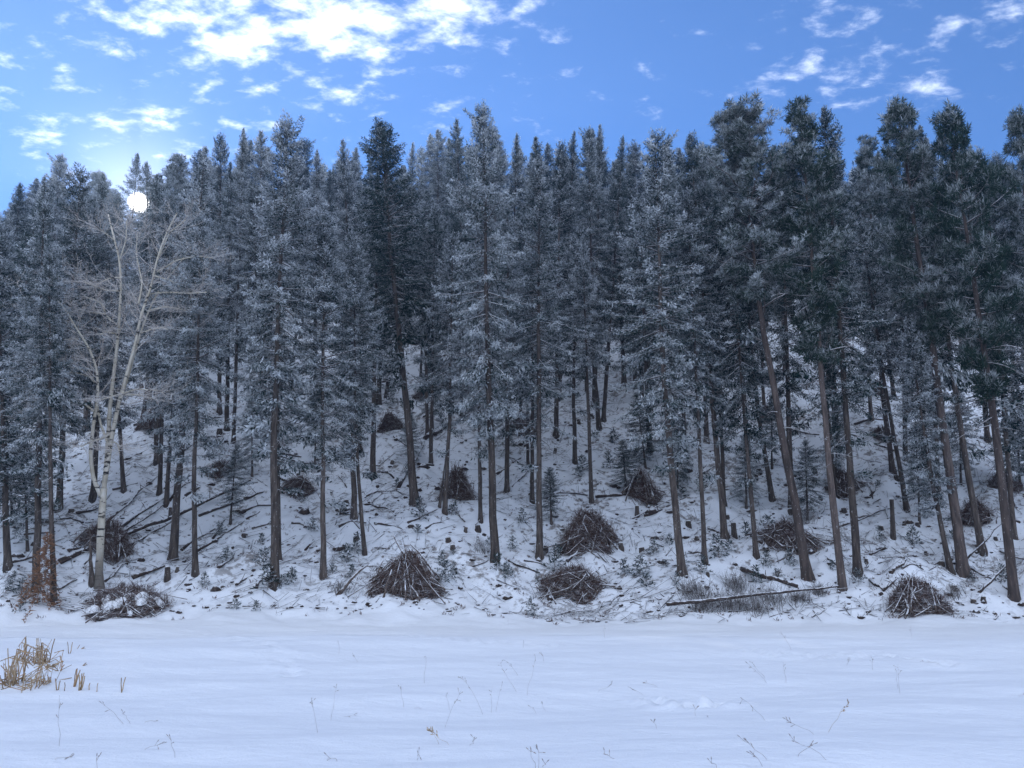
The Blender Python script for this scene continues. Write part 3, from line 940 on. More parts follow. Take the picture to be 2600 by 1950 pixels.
# ------------------------------------------------------------------ the trees one can pick out: kind, base, top, mid points, trunk px, crown base share, crown radius, frost, label
F_ = [
    # left edge
    ("fir", (91, 1503), (112, 455), None, 20, .26, 2.1, .52, "dark thick fir with low green boughs behind the rusty dead sapling"),
    ("fir", (137, 1529), (125, 640), [(127, 1153)], 15, .56, 1.2, .52, "thin fir trunk in front, beside the rusty dead sapling"),
    ("fir", (150, 1295), (205, 440), [(165, 984)], 17, .28, 2.4, .55, "straight dark fir just behind the thick left fir"),
    ("fir", (20, 1440), (-10, 560), None, 18, .18, 2.8, .58, "bushy frosted fir at the left edge with boughs near the snow"),
    ("fir", (-60, 1400), (-50, 470), None, 20, .12, 2.9, .55, "bushy fir cut off by the left edge of the view"),
    ("fir", (236, 1267), (240, 520), [(247, 1130)], 15, .30, 2.1, .55, "fir standing right behind the aspen's forks"),
    ("fir", (314, 1246), (270, 560), [(304, 1100)], 12, .33, 1.8, .55, "fir leaning left just right of the aspen"),
    ("fir", (219, 1090), (262, 450), None, 17, .25, 2.2, .50, "thick dark trunk far behind the aspen"),
    ("fir", (397, 1174), (392, 470), None, 13, .34, 2.0, .56, "left one of two close straight trunks right of the aspen"),
    ("fir", (405, 1254), (425, 520), None, 13, .36, 2.0, .56, "right one of two close straight trunks right of the aspen"),
    ("fir", (422, 1282), (470, 480), [(441, 1000)], 12, .38, 2.0, .58, "thin fir leaning right above the long fallen log"),
    ("fir", (439, 1423), (520, 385), [(468, 1005)], 22, .34, 2.5, .58, "sturdy fir leaning right that the long fallen log crosses behind"),
    ("fir", (496, 1459), (510, 560), [(492, 1250), (500, 984)], 16, .40, 2.1, .60, "slender bent fir right of the sturdy leaning fir"),
    ("fir", (378, 1022), (372, 420), None, 15, .22, 2.2, .55, "dark trunk high up above the dark upper pile"),
    ("fir", (557, 1048), (560, 350), None, 12, .28, 2.1, .56, None),
    ("fir", (576, 1092), (585, 420), None, 13, .32, 2.0, .56, None),
    ("fir", (593, 1124), (618, 330), None, 11, .34, 2.0, .56, None),
    ("fir", (671, 1162), (662, 340), None, 15, .33, 2.2, .56, None),
    # centre left
    ("fir", (698, 1482), (731, 320), [(694, 1069)], 24, .40, 2.5, .60, "thick straight fir standing alone left of the teepee pile"),
    ("fir", (709, 1427), (700, 520), None, 13, .36, 1.9, .58, "thin fir hidden behind the thick straight fir"),
    ("fir", (821, 1467), (826, 560), [(819, 963)], 16, .36, 2.2, .70, "slim fir with a bright frosted crown left of the teepee pile"),
    ("fir", (899, 1318), (890, 585), [(895, 942)], 16, .38, 2.1, .62, "straight fir pressed against a thin bent trunk"),
    ("fir", (926, 1406), (898, 600), [(910, 1230), (903, 1060)], 12, .40, 1.7, .62, "thin fir bent at the foot, crossing the trunk behind it"),
    ("fir", (914, 1145), (870, 365), None, 14, .30, 2.2, .55, None),
    ("fir", (798, 1081), (805, 385), None, 13, .30, 2.1, .55, None),
    ("fir", (947, 1212), (958, 470), None, 16, .40, 1.9, .50, "straight dark trunk left of the tall reddish pine trunk"),
    ("dark", (1053, 1282), (968, 322), [(1038, 1090), (1021, 900), (1000, 752)], 23, .47, 2.9, .34, "tall fir with a dense dark crown on a leaning reddish trunk"),
    ("fir", (1085, 1105), (1075, 560), None, 10, .45, 1.7, .58, None),
    ("fir", (1129, 1301), (1150, 600), [(1141, 1090)], 13, .40, 2.0, .66, "fir standing in front of the tall narrow pile"),
    ("fir", (1220, 1322), (1212, 640), None, 12, .38, 1.9, .72, "thin fir with very snowy boughs left of the tallest spired fir"),
    ("fir", (1258, 1421), (1226, 280), [(1245, 1153), (1241, 1027)], 23, .36, 2.5, .58, "tallest spired fir, its thick trunk bare near the teepee pile"),
    ("fir", (1287, 1250), (1290, 520), None, 14, .38, 2.0, .60, "straight fir just right of the tallest spired fir"),
    ("fir", (1291, 1060), (1312, 345), None, 12, .28, 2.1, .56, None),
    ("fir", (1184, 1005), (1160, 310), None, 14, .22, 2.2, .55, None),
    ("fir", (669, 1157), (640, 470), None, 11, .3, 1.8, .55, None),
    ("fir", (1004, 921), (1048, 370), None, 10, .22, 1.9, .55, None),
    # centre right
    ("fir", (1351, 1275), (1352, 590), None, 12, .40, 1.8, .58, "fir half hidden behind the column-straight frosted fir"),
    ("fir", (1370, 1419), (1370, 405), [(1367, 942)], 18, .36, 2.7, .62, "column-straight fir with a cone of frosted boughs left of the reddish pile"),
    ("fir", (1412, 1107), (1422, 373), None, 13, .30, 2.1, .56, None),
    ("fir", (1418, 1014), (1458, 343), None, 15, .22, 2.1, .50, None),
    ("fir", (1460, 1174), (1470, 580), [(1455, 980)], 12, .42, 1.9, .60, "slim fir with a pointed frosted crown behind the reddish pile"),
    ("fir", (1502, 1275), (1480, 620), [(1490, 950)], 12, .52, 1.6, .55, "thin bare-stemmed fir rising from behind the reddish pile"),
    ("fir", (1521, 1086), (1495, 335), [(1505, 900)], 13, .36, 2.0, .48, None),
    ("fir", (1509, 1031), (1523, 326), None, 14, .3, 2.0, .48, None),
    ("fir", (1532, 1069), (1582, 350), None, 12, .32, 2.0, .50, None),
    ("fir", (1650, 1143), (1620, 500), None, 15, .30, 2.1, .55, "fir with sweeping low boughs above the steep pile"),
    ("fir", (1732, 1457), (1663, 350), [(1697, 1111), (1684, 963)], 22, .34, 2.7, .68, "stout fir with snowy cone crown ending in a bare leader"),
    ("fir", (1741, 1157), (1700, 400), None, 12, .3, 2.0, .50, None),
    ("fir", (1789, 1425), (1745, 500), [(1768, 942)], 14, .48, 1.7, .46, "slender dark fir right of the stout snowy fir"),
    ("fir", (1794, 1124), (1775, 420), None, 14, .3, 2.0, .46, None),
    ("dark", (1840, 1364), (1752, 357), [(1802, 942)], 18, .40, 2.2, .46, "dark fir left of the big leaning pine, its trunk thick and straight"),
    ("fir", (1838, 1280), (1815, 520), None, 12, .35, 1.8, .46, "thin trunk close behind the dark straight fir"),
    ("fir", (1920, 1413), (1850, 480), [(1884, 984)], 14, .34, 2.0, .48, "slim fir with hanging boughs left of the big leaning pine"),
    ("fir", (1961, 1270), (1880, 520), [(1916, 984)], 14, .36, 1.9, .46, "leaning fir behind the big leaning pine"),
    # right
    ("round_pine", (2052, 1474), (1880, 281), [(1997, 1174), (1963, 984), (1922, 729), (1905, 560)], 27, .56, 3.3, .40, "big leaning pine with reddish curved trunk and round top"),
    ("fir", (2010, 1290), (1985, 450), None, 17, .32, 2.0, .40, "dark fir right behind the bend of the big leaning pine"),
    ("pine", (2140, 1499), (2029, 257), [(2111, 1237), (2090, 1005)], 21, .43, 2.1, .34, "pine with an open tufted top right of the big leaning pine"),
    ("fir", (2178, 1455), (2092, 284), [(2153, 1111)], 22, .30, 2.5, .52, "tall fir with pointed frosted tip among the right pines"),
    ("fir", (2121, 1077), (2100, 420), None, 13, .28, 1.9, .44, None),
    ("fir", (2212, 1065), (2180, 440), None, 11, .40, 1.7, .44, None),
    ("pine", (2267, 1200), (2198, 350), [(2240, 1000)], 14, .39, 2.0, .32, "dark pine above the pile of fanned poles"),
    ("fir", (2303, 1297), (2185, 560), [(2237, 921)], 13, .46, 1.7, .46, "thin fir leaning strongly left below the small high pile"),
    ("fir", (2299, 1170), (2285, 480), None, 13, .34, 1.9, .44, None),
    ("fir", (2309, 1048), (2300, 430), None, 15, .28, 2.0, .42, None),
    ("fir", (2349, 1195), (2330, 640), None, 18, .20, 1.9, .60, "bushy low-boughed fir in the middle of the right slope"),
    ("fir", (2383, 1263), (2350, 540), None, 13, .34, 1.8, .46, None),
    ("fir", (2415, 1455), (2305, 820), [(2364, 1216)], 15, .30, 1.6, .62, "short fir with drooping green boughs beside the thick right trunk"),
    ("pine", (2446, 1455), (2276, 252), [(2406, 1153)], 28, .43, 2.4, .34, "thick-trunked pine with a clumped top against the sky"),
    ("fir", (2493, 1396), (2337, 325), [(2444, 1132)], 18, .44, 2.1, .38, "leaning fir right of the thick-trunked pine"),
    ("pine", (2575, 1518), (2405, 270), [(2537, 1153), (2503, 921)], 25, .37, 2.3, .36, "front pine nearest the right edge with a rough reddish trunk"),
    ("fir", (2575, 1368), (2500, 420), None, 15, .34, 2.2, .44, "dark fir behind the front right pine"),
    ("fir", (2508, 1119), (2450, 430), None, 14, .3, 2.0, .42, None),
    ("fir", (2640, 1330), (2600, 500), None, 18, .12, 2.7, .44, "bushy green fir cut off by the right edge of the view"),
    ("pine", (2660, 1400), (2588, 276), None, 20, .41, 2.2, .34, "pine at the right edge whose tufted top stands against the sky"),
    ("fir", (1612, 985), (1600, 430), None, 12, .2, 1.9, .50, None),
    ("fir", (1585, 975), (1560, 420), None, 13, .2, 2.0, .48, None),
]
front = []
for row in F_:
    if row[8]:
        USED.add(row[8])
for k, (kind, b, tp, mid, wpx, cb, R, fr, lb) in enumerate(F_):
    path = photo_path(b, tp, mid)
    r0 = px_radius(path[0], wpx) * 0.95
    g = "trees one can pick out along the slope"
    if lb is None:
        tr = "dark slim-trunked" if kind != "pine" else "dark"
        lb = auto_label(f"{tr} {'pine' if kind == 'pine' else 'fir'}", *b)
    front.append((make_tree(kind, path, r0, cb, R, lb, None, 1000 + k, fr), b, tp))
    if lb and wpx >= 20:
        mark(b[0], b[1], "the " + lb.split(",")[0].split(" with")[0].split(" that")[0].split(" standing")[0].split(" in the")[0])

# ------------------------------------------------------------------ trees whose tips make the skyline, further up
SKY_MARKS = [(353, 515, "the low sun"), (1226, 300, "the tallest spired fir"), (968, 322, "the dense dark fir"), (1663, 350, "the fir with a bare leader"),
             (1880, 281, "the round-topped pine"), (2029, 257, "the open tufted pine"), (2276, 252, "the clumped pine top"), (731, 320, "the thick straight fir"),
             (2405, 270, "the front right pine"), (2092, 284, "the pointed fir among pines"), (1370, 405, "the column-straight fir"), (520, 385, "the sturdy leaning fir"), (112, 455, "the thick left fir"), (2588, 276, "the pine at the right edge")]
SKYLINE = [(25, 470), (72, 457), (135, 402), (207, 440), (232, 436), (318, 402), (435, 398), (498, 386), (565, 348), (612, 327), (662, 337), (760, 360), (806, 381), (865, 364), (905, 380),
           (1048, 369), (1086, 343), (1103, 335), (1160, 310), (1249, 331), (1312, 345), (1360, 356), (1390, 367), (1420, 373), (1457, 343), (1504, 335), (1521, 326), (1582, 350), (1620, 372),
           (1698, 373), (1725, 380), (1790, 372), (1830, 380), (1985, 372), (2140, 380), (2198, 352), (2333, 322), (2489, 372), (2502, 419), (2555, 400), (-60, 500), (2680, 400)]
sky_u = np.array([s[0] for s in sorted(SKYLINE)], float)
sky_v = np.array([s[1] for s in sorted(SKYLINE)], float)

def sun_blocked(x, y, H, lean=0):
    """would the stem stand in the low sun's beam?"""
    d = SUN_DIR[:2] / np.linalg.norm(SUN_DIR[:2])
    lat = abs(x * d[1] - y * d[0])
    return lat < 0.25 + 0.0155 * math.hypot(x, y)

for k, (u, D, tp, R, lb) in enumerate([(347, 92, (350, 392), 2.6, "frosted fir whose crown the low sun shines through"), (372, 70, (368, 552), 2.1, "frosted fir with its tip just below the low sun"), (330, 80, (326, 560), 2.0, "frosted fir down left of the low sun behind the aspen top")]):
    x = (u - CX) / FPX * D * 1.06
    x = at_y(u, tp[1] + 150, D)[0]
    z = float(ground(x, D))
    t_ = at_y(*tp, D)
    USED.add(lb)
    make_tree("fir", [np.array([x, D, z]), np.array([t_[0], D, t_[2]])], 0.15, 0.2, R, lb, None, 2900 + k, 0.56, dead=False)
done_top = {tuple(f[2]) for f in front}
ks = 0
for (u, v) in SKYLINE:
    if any(abs(u - t[0]) < 9 and abs(v - t[1]) < 12 for t in done_top):
        continue
    best = None
    for _ in range(80):
        D = RNG.uniform(56, 96)
        x = (u - CX) / FPX * D * 1.06 + RNG.normal(0, 0.5)
        z = float(ground(x, D))
        top = at_y(u, v, D)
        H = top[2] - z
        if 10.0 < H < 24 and not sun_blocked(x, D, H) and all((x - a) ** 2 + (D - b) ** 2 > 5 for a, b, _h in TREES):
            best = (x, D, z, top, H)
            break
    if best is None:
        continue
    x, D, z, top, H = best
    base = np.array([x, D, z])
    top = np.array([0.6 * top[0] + 0.4 * x, D, top[2]]) if abs(top[0] - x) > 0.6 else top
    kind = "pine" if (u > 1780 and ks % 2) or u in (435, 232) else "fir"
    adj = ("pointed frosted", "narrow frosted", "broad frosted", "slim dusted", "blunt-topped frosted")[ks % 5]
    lb = auto_label(f"{adj} {kind} breaking the skyline", u, v, SKY_MARKS)
    make_tree(kind, [base, top], RNG.uniform(.15, .22), RNG.uniform(.18, .34), RNG.uniform(2.5, 3.4), lb, "trees along the skyline", 2000 + ks, 0.56 if u < 1500 else 0.46, dead=True)
    ks += 1

# ------------------------------------------------------------------ the dense stand behind
kf, tries = 0, 0
UP_MARKS = SKY_MARKS + [m for m in LANDMARKS if m[1] < 1130]
while kf < 118 and tries < 6000:
    tries += 1
    D = 52 + 66 * RNG.random() ** 0.9
    x = RNG.uniform(-1, 1) * (D * 0.74 + 6)
    z = float(ground(x, D))
    ub, vb, _f = project((x, D, z))
    if vb > 1030 or sun_blocked(x, D, 0):
        continue
    if any((x - a) ** 2 + (D - b) ** 2 < 2.5 ** 2 for a, b, _h in TREES):
        continue
    H = RNG.uniform(12, 20.5)
    ut, vt, _f = project((x, D, z + H))
    lim = float(np.interp(ut, sky_u, sky_v)) + RNG.uniform(24, 105)
    if vt < lim:
        H = at_y(ut, lim, D)[2] - z
    if H < 8.5:
        continue
    pine = (ub > 1750 and RNG.random() < 0.35)
    dark = RNG.random() < (0.15 if ub < 1500 else 0.3)
    kind = "pine" if pine else "dark" if dark else "fir"
    top = np.array([x + RNG.normal(0, 0.25), D, z + H])
    ut, vt, _f = project(top)
    adj = ("frosted", "slim frosted", "snow-dusted", "grey-frosted", "close-set frosted")[kf % 5] if kind != "dark" else "dark-crowned"
    lb = auto_label(f"{adj} {'pine' if pine else 'fir'} in the dense upper stand", ut, vt + 60, UP_MARKS)
    make_tree(kind, [np.array([x, D, z]), top], RNG.uniform(.13, .21), RNG.uniform(.12, .32), RNG.uniform(1.5, 2.7), lb, "trees of the dense upper stand", 3000 + kf, 0.54 if ub < 1500 else 0.44, dead=D < 75)
    kf += 1
kn_ = 0
for _ in range(900):
    if kn_ >= 26:
        break
    D = RNG.uniform(43, 62)
    x = RNG.uniform(-1, 1) * D * 0.70
    z = float(ground(x, D))
    if sun_blocked(x, D, 0) or any((x - a) ** 2 + (D - b) ** 2 < 2.6 ** 2 for a, b, _h in TREES):
        continue
    H = RNG.uniform(13, 17)
    ub, vb, _f = project((x, D, z))
    lb = auto_label(("slender bare-stemmed fir", "thin dusted fir", "narrow fir with a high crown")[kn_ % 3], ub, vb)
    make_tree("fir", [np.array([x, D, z]), np.array([x + RNG.normal(0, 0.35), D, z + H])], RNG.uniform(.10, .15), RNG.uniform(.40, .52), RNG.uniform(1.2, 1.7), lb, "slender firs inside the stand", 6000 + kn_, 0.5)
    kn_ += 1
kg = 0
for i in range(64):
    for _ in range(30):
        u = -60 + i * 44 + RNG.uniform(-18, 18)
        v = float(np.interp(u, sky_u, sky_v)) + RNG.uniform(22, 70)
        D = RNG.uniform(88, 122)
        x = (u - CX) / FPX * D * 1.07
        z = float(ground(x, D))
        top = at_y(u, v, D)
        H = top[2] - z
        if 9.0 < H < 25 and not sun_blocked(x, D, H) and all((x - a) ** 2 + (D - b) ** 2 > 3.2 for a, b, _h in TREES):
            pine = u > 1780 and i % 3 == 0
            adj = ("grey-frosted", "dense frosted", "pointed dusted", "crowded frosted", "far frosted")[i % 5]
            lb = auto_label(f"{adj} {'pine' if pine else 'fir'} just under the ridge line", u, v + 20, SKY_MARKS)
            make_tree("pine" if pine else "fir", [np.array([x, D, z]), np.array([top[0] * 0.7 + x * 0.3, D, top[2]])], RNG.uniform(.15, .22), RNG.uniform(.12, .28), RNG.uniform(2.6, 3.6), lb, "trees along the ridge", 5000 + i, 0.55 if u < 1600 else 0.46, dead=False)
            kg += 1
            break
# beyond the trees that can be told apart the stand goes on as one mass up to the ridge
FARP = [fir_crown(180 + k, 10, 2.5, .35, .08, step=0.42, frost=0.56, wh=0.66, bs=2.4, kn=2) for k in range(4)]
Vs, Fs, Frs, Mis, off = [], [], [], [], 0
T0, T1 = [], []
nfar = 0
for _ in range(6000):
    if nfar >= 170:
        break
    D = RNG.uniform(84, 146)
    x = RNG.uniform(-1, 1) * (D * 0.78 + 12)
    z = float(ground(x, D))
    if sun_blocked(x, D, 0) or any((x - a) ** 2 + (D - b) ** 2 < 2.6 for a, b, _h in TREES):
        continue
    H = RNG.uniform(13, 21)
    ut, vt, _f = project((x, D, z + H))
    lim = float(np.interp(ut, sky_u, sky_v)) + RNG.uniform(34, 120)
    if vt < lim:
        H = at_y(ut, lim, D)[2] - z
    if H < 7:
        continue
    pr = FARP[nfar % 4]
    cb = RNG.uniform(.1, .3) * H
    sx, sz, a = RNG.uniform(2.7, 3.8) / pr["R"], (H - cb) / pr["L"], RNG.uniform(0, 6.28)
    ca, sa = math.cos(a), math.sin(a)
    V = pr["V"]
    Vs.append(np.stack([(V[:, 0] * ca - V[:, 1] * sa) * sx + x, (V[:, 0] * sa + V[:, 1] * ca) * sx + D, V[:, 2] * sz + z + cb], -1))
    Fs.append(pr["F"] + off); Frs.append(pr["fr"]); Mis.append(pr["mi"])
    off += len(V)
    T0.append((x, D, z - 0.3)); T1.append((x, D, z + H * 0.9))
    TREES.append((x, D, H))
    nfar += 1
Vt, Ft = prisms(np.array(T0), np.array(T1), 0.2, 0.04)
Vs.append(Vt); Fs.append(Ft + off); Frs.append(np.zeros(len(Ft))); Mis.append(np.ones(len(Ft)))
Vf, Ff, Frf, Mif = np.concatenate(Vs), np.concatenate(Fs), np.concatenate(Frs), np.concatenate(Mis)
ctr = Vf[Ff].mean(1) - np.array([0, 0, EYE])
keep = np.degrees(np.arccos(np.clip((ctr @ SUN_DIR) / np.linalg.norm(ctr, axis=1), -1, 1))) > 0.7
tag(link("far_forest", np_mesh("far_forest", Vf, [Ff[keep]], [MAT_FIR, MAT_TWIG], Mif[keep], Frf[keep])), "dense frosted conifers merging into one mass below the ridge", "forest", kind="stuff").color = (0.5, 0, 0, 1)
print("trees", len(TREES), kg, "filler", kf, "sky", ks)
# ------------------------------------------------------------------ brush piles
def stick_mesh(seed, sides=5):
    """a crooked pole of unit length along +Z, unit radius at the butt"""
    r = np.random.default_rng(seed)
    n = 5
    z = np.linspace(0, 1, n)
    P = np.stack([np.cumsum(r.normal(0, 0.022, n)), np.cumsum(r.normal(0, 0.022, n)), z], -1)
    return P, z

STICKS = []
for k in range(6):
    P, z = stick_mesh(300 + k)
    L0, r0 = 2.2, 0.045
    V, F = tube(P * np.array([2.2, 2.2, L0]), r0 * (1 - 0.62 * z), 5)
    parts = [(V, F)]
    r = np.random.default_rng(320 + k)
    for q in range(3):          # stubs of side branches
        i = r.uniform(0.3, 0.9)
        p = np.array([np.interp(i, z, P[:, 0]) * 2.2, np.interp(i, z, P[:, 1]) * 2.2, i * L0])
        d = unit(np.array([r.normal(), r.normal(), 0.9]))
        v2, f2 = prisms(p[None], (p + d * r.uniform(0.12, 0.4))[None], 0.014, 0.006)
        parts.append((v2, [f2]))
    V, F = merge(parts)
    STICKS.append(np_mesh("stick", V, F, [MAT_WOOD], smooth=False))

def place_stick(name, a, b, rad, parent, k, base):
    o = link(name, STICKS[k % len(STICKS)], parent)
    d = Vector(b - a)
    s = rad / 0.045
    o.matrix_local = Matrix.Translation(Vector(a - base)) @ d.to_track_quat("Z", "Y").to_matrix().to_4x4() @ Matrix.Rotation(k * 1.3, 4, "Z") @ Matrix.Diagonal((s, s, d.length / 2.2, 1))
    return o

for pi_, (u, v, wd, ht, kd, ph, lb) in enumerate(PILES):
    r = np.random.default_rng(400 + pi_)
    g = hit(u, v)
    f = project(g)[2]
    W, H = wd * f / FPX, ht * f / FPX
    c = g.copy()
    c[1] += W * 0.30
    c[2] = float(ground(c[0], c[1]))
    # the slope lifts the middle of the pile; keep its top where the photo has it
    top = at_y(u + r.uniform(-4, 4), v - ht * 0.88, c[1])
    Hc = max(0.5, top[2] - c[2])
    root = bpy.data.objects.new("brush_pile", None)
    root.location = c
    COL.objects.link(root)
    tag(root, lb, "brush pile", "brush piles on the slope")
    Ra = W * 0.5
    flat = {"low": 0.55, "dome": 0.42, "cone": 0.30, "logs": 0.22, "steep": 0.16}[kd]
    expo = {"low": 0.75, "dome": 0.62, "cone": 0.78, "logs": 0.85, "steep": 0.9}[kd]
    ph1, ph2 = r.uniform(0, 6.28, 2)
    def surf(a, t):
        """a point of the heap's surface: bearing a, t=0 at the rim and 1 at the top"""
        rr = Ra * ((1 - t) ** expo * (1 - flat * 0.3) + flat * 0.18) * (1 + 0.16 * np.sin(2 * a + ph1) + 0.11 * np.sin(5 * a + ph2 + 3 * t))
        x, y = c[0] + rr * np.cos(a), c[1] + rr * np.sin(a) * 0.62
        zg = ground(x, y)
        hh = Hc * (0.84 + 0.12 * np.sin(a + ph2) + 0.07 * np.sin(3 * a + ph1))
        return np.stack([x, y, zg * (1 - t) + (c[2] + hh) * t + 0 * x], -1)
    big = wd > 120
    # poles and sticks that show one by one
    n = {True: 52, False: 24}[big] + (8 if kd == "steep" else 0)
    for k in range(n):
        a = r.uniform(0, 2 * math.pi) if r.random() < 0.3 else r.normal(-math.pi / 2, 1.0)
        t0 = r.uniform(-0.02, 0.15) if r.random() < 0.6 else r.uniform(0.1, 0.6)
        t1 = min(1.05, t0 + (r.uniform(0.35, 0.9) if r.random() < 0.6 else r.uniform(-0.1, 0.35)))
        da = r.normal(0, 0.45 if kd in ("steep", "logs", "cone") else 0.9) if r.random() < 0.6 else r.normal(0, 1.6)
        p0 = surf(np.array([a]), np.array([max(t0, 0)]))[0] + np.array([0, 0, 0.02])
        p1 = surf(np.array([a + da]), np.array([min(t1, 1)]))[0] + np.array([0, 0, 0.05]) + r.normal(0, 0.10, 3)
        if r.random() < 0.25:          # butts that stick out past the foot of the heap
            out_ = np.array([math.cos(a), math.sin(a) * 0.6, 0.0]) * r.uniform(0.15, 0.55) * Ra
            p0 = p0 + out_
            p0[2] = float(ground(p0[0], p0[1])) + 0.04
        nrm = unit(np.array([math.cos(a), math.sin(a), 0.8]))
        lift = r.uniform(0.0, 0.09)
        rad = r.uniform(0.014, 0.044) * (1.3 if kd == "steep" else 1.0) * (1.0 if big else 0.9)
        place_stick("stick", p0 + nrm * lift, p1 + nrm * lift * 0.6, rad, root, k + pi_ * 7, c)
    # the tangle of twigs and dead boughs underneath
    m = int((3400 if big else 1400))
    a = r.uniform(0, 2 * math.pi, m)
    t = r.random(m) ** 1.25 * 0.98
    P0 = surf(a, t)
    depth = r.uniform(0.0, 0.30, m) * Ra
    inn = np.stack([-np.cos(a), -np.sin(a) * 0.62, np.full(m, -0.15)], -1)
    P0 = P0 + inn * depth[:, None] * (1 - t)[:, None]
    P1 = surf(a + r.normal(0, 0.95, m), np.clip(t + r.uniform(-0.2, 0.38, m), 0, 1.02)) + inn * depth[:, None] * 0.5 * (1 - t)[:, None] + r.normal(0, 0.15, (m, 3))
    dl = P1 - P0
    ln = np.linalg.norm(dl, axis=1)
    P1 = P0 + dl * np.minimum(1, 1.3 / np.maximum(ln, 1e-3))[:, None]
    P1 = P1 + np.array([0, 0, 1.0]) * r.normal(0.02, 0.05, m)[:, None]
    rad = 0.006 + r.exponential(0.007, m)
    V1, F1 = prisms(P0 - c, P1 - c, rad, rad * 0.4)
    k2 = int(m * 0.8)           # fuzzy dead needles and fine twiglets
    Q0 = P1[:k2]
    dd = unit(r.normal(0, 1, (k2, 3)) + np.array([0, 0, 0.25]))
    V2, F2 = prisms(Q0 - c, Q0 + dd * r.uniform(0.08, 0.28, k2)[:, None] - c, 0.005, 0.003)
    # a coarse dark heart of litter so that the heap is not see-through
    nb, nt2 = 18, 6
    th = np.linspace(0, 2 * math.pi, nb, endpoint=False)
    rows = []
    for tt in np.linspace(0, 0.93, nt2):
        s = surf(th, np.full(nb, tt)) - c
        s[:, :2] *= 0.66 + r.normal(0, 0.07, (nb, 1))
        s[:, 2] -= 0.10 * Hc * (tt > 0) + 0.05
        rows.append(s)
    Vh = np.concatenate(rows)
    ii = np.arange(nt2 - 1)[:, None] * nb
    jj = np.arange(nb)[None]
    Fh = np.stack([ii + jj, ii + (jj + 1) % nb, ii + nb + (jj + 1) % nb, ii + nb + jj], -1).reshape(-1, 4)
    Vh = np.vstack([Vh, [0, 0, Hc * 0.80]])
    Ft = np.stack([(nt2 - 1) * nb + np.arange(nb), (nt2 - 1) * nb + (np.arange(nb) + 1) % nb, np.full(nb, len(Vh) - 1)], -1)
    V, F = merge([(V1, [F1]), (V2, [F2]), (Vh, [Fh, Ft])])
    tag(link("twig_tangle", np_mesh("twig_tangle", V, F, [MAT_SLASH]), root), kind="stuff")
    # snow lodged on the heap
    ns = 22 if pi_ == 0 else 0
    for k in range(ns):
        a0 = r.normal(-math.pi / 2, 0.75)
        tt = r.uniform(0.15, 0.95)
        p = surf(np.array([a0]), np.array([tt]))[0] + np.array([0, -0.02, 0.04])
        q = np.linspace(0, 2 * math.pi, 11, endpoint=False)
        rx = r.uniform(0.08, 0.26)
        jit = r.uniform(0.6, 1.25, 11)
        ring0 = np.stack([rx * jit * np.cos(q), rx * 0.7 * jit * np.sin(q), -0.07 + 0.2 * rx * jit * np.sin(q)], -1)
        ring1 = ring0 * np.array([0.92, 0.92, 0.8]) + np.array([0, 0, 0.05 + 0.25 * rx]) + r.normal(0, 0.012, (11, 3))
        ring2 = ring0 * np.array([0.55, 0.55, 0.6]) + np.array([0, 0, 0.07 + 0.45 * rx]) + r.normal(0, 0.012, (11, 3))
        Vc = np.vstack([ring0, ring1, ring2, [0, 0, 0.07 + 0.5 * rx]])
        jj = np.arange(11)
        Fq = np.concatenate([np.stack([o_ + jj, o_ + (jj + 1) % 11, o_ + 11 + (jj + 1) % 11, o_ + 11 + jj], -1) for o_ in (0, 11)])
        Ft = np.stack([22 + jj, 22 + (jj + 1) % 11, np.full(11, 33)], -1)
        link("snow_clump", np_mesh("snow_clump", Vc, [Fq, Ft], [MAT_CAP], smooth=True), root, p - c)
    if kd == "logs":            # the heavy logs leaning on the teepee's flanks
        for (a_, b_, rd) in (((850, 1518), (945, 1448), .10), ((1120, 1472), (1035, 1392), .075), ((1118, 1478), (1060, 1440), .10), ((975, 1520), (1003, 1450), .05), ((940, 1512), (985, 1415), .045)):
            p0 = hit(*a_)
            p1 = at_y(*b_, p0[1] + 0.35)
            place_stick("log", p0 + np.array([0, 0, 0.03]), p1, rd, root, 3, c)
        p0 = np.array([c[0], c[1] - 0.15, c[2] + Hc * 0.8])
        place_stick("stick", p0, at_y(1006, 1345, p0[1]), 0.035, root, 1, c)
        place_stick("stick", p0 + np.array([0.1, 0, 0]), at_y(1030, 1350, p0[1]), 0.02, root, 2, c)

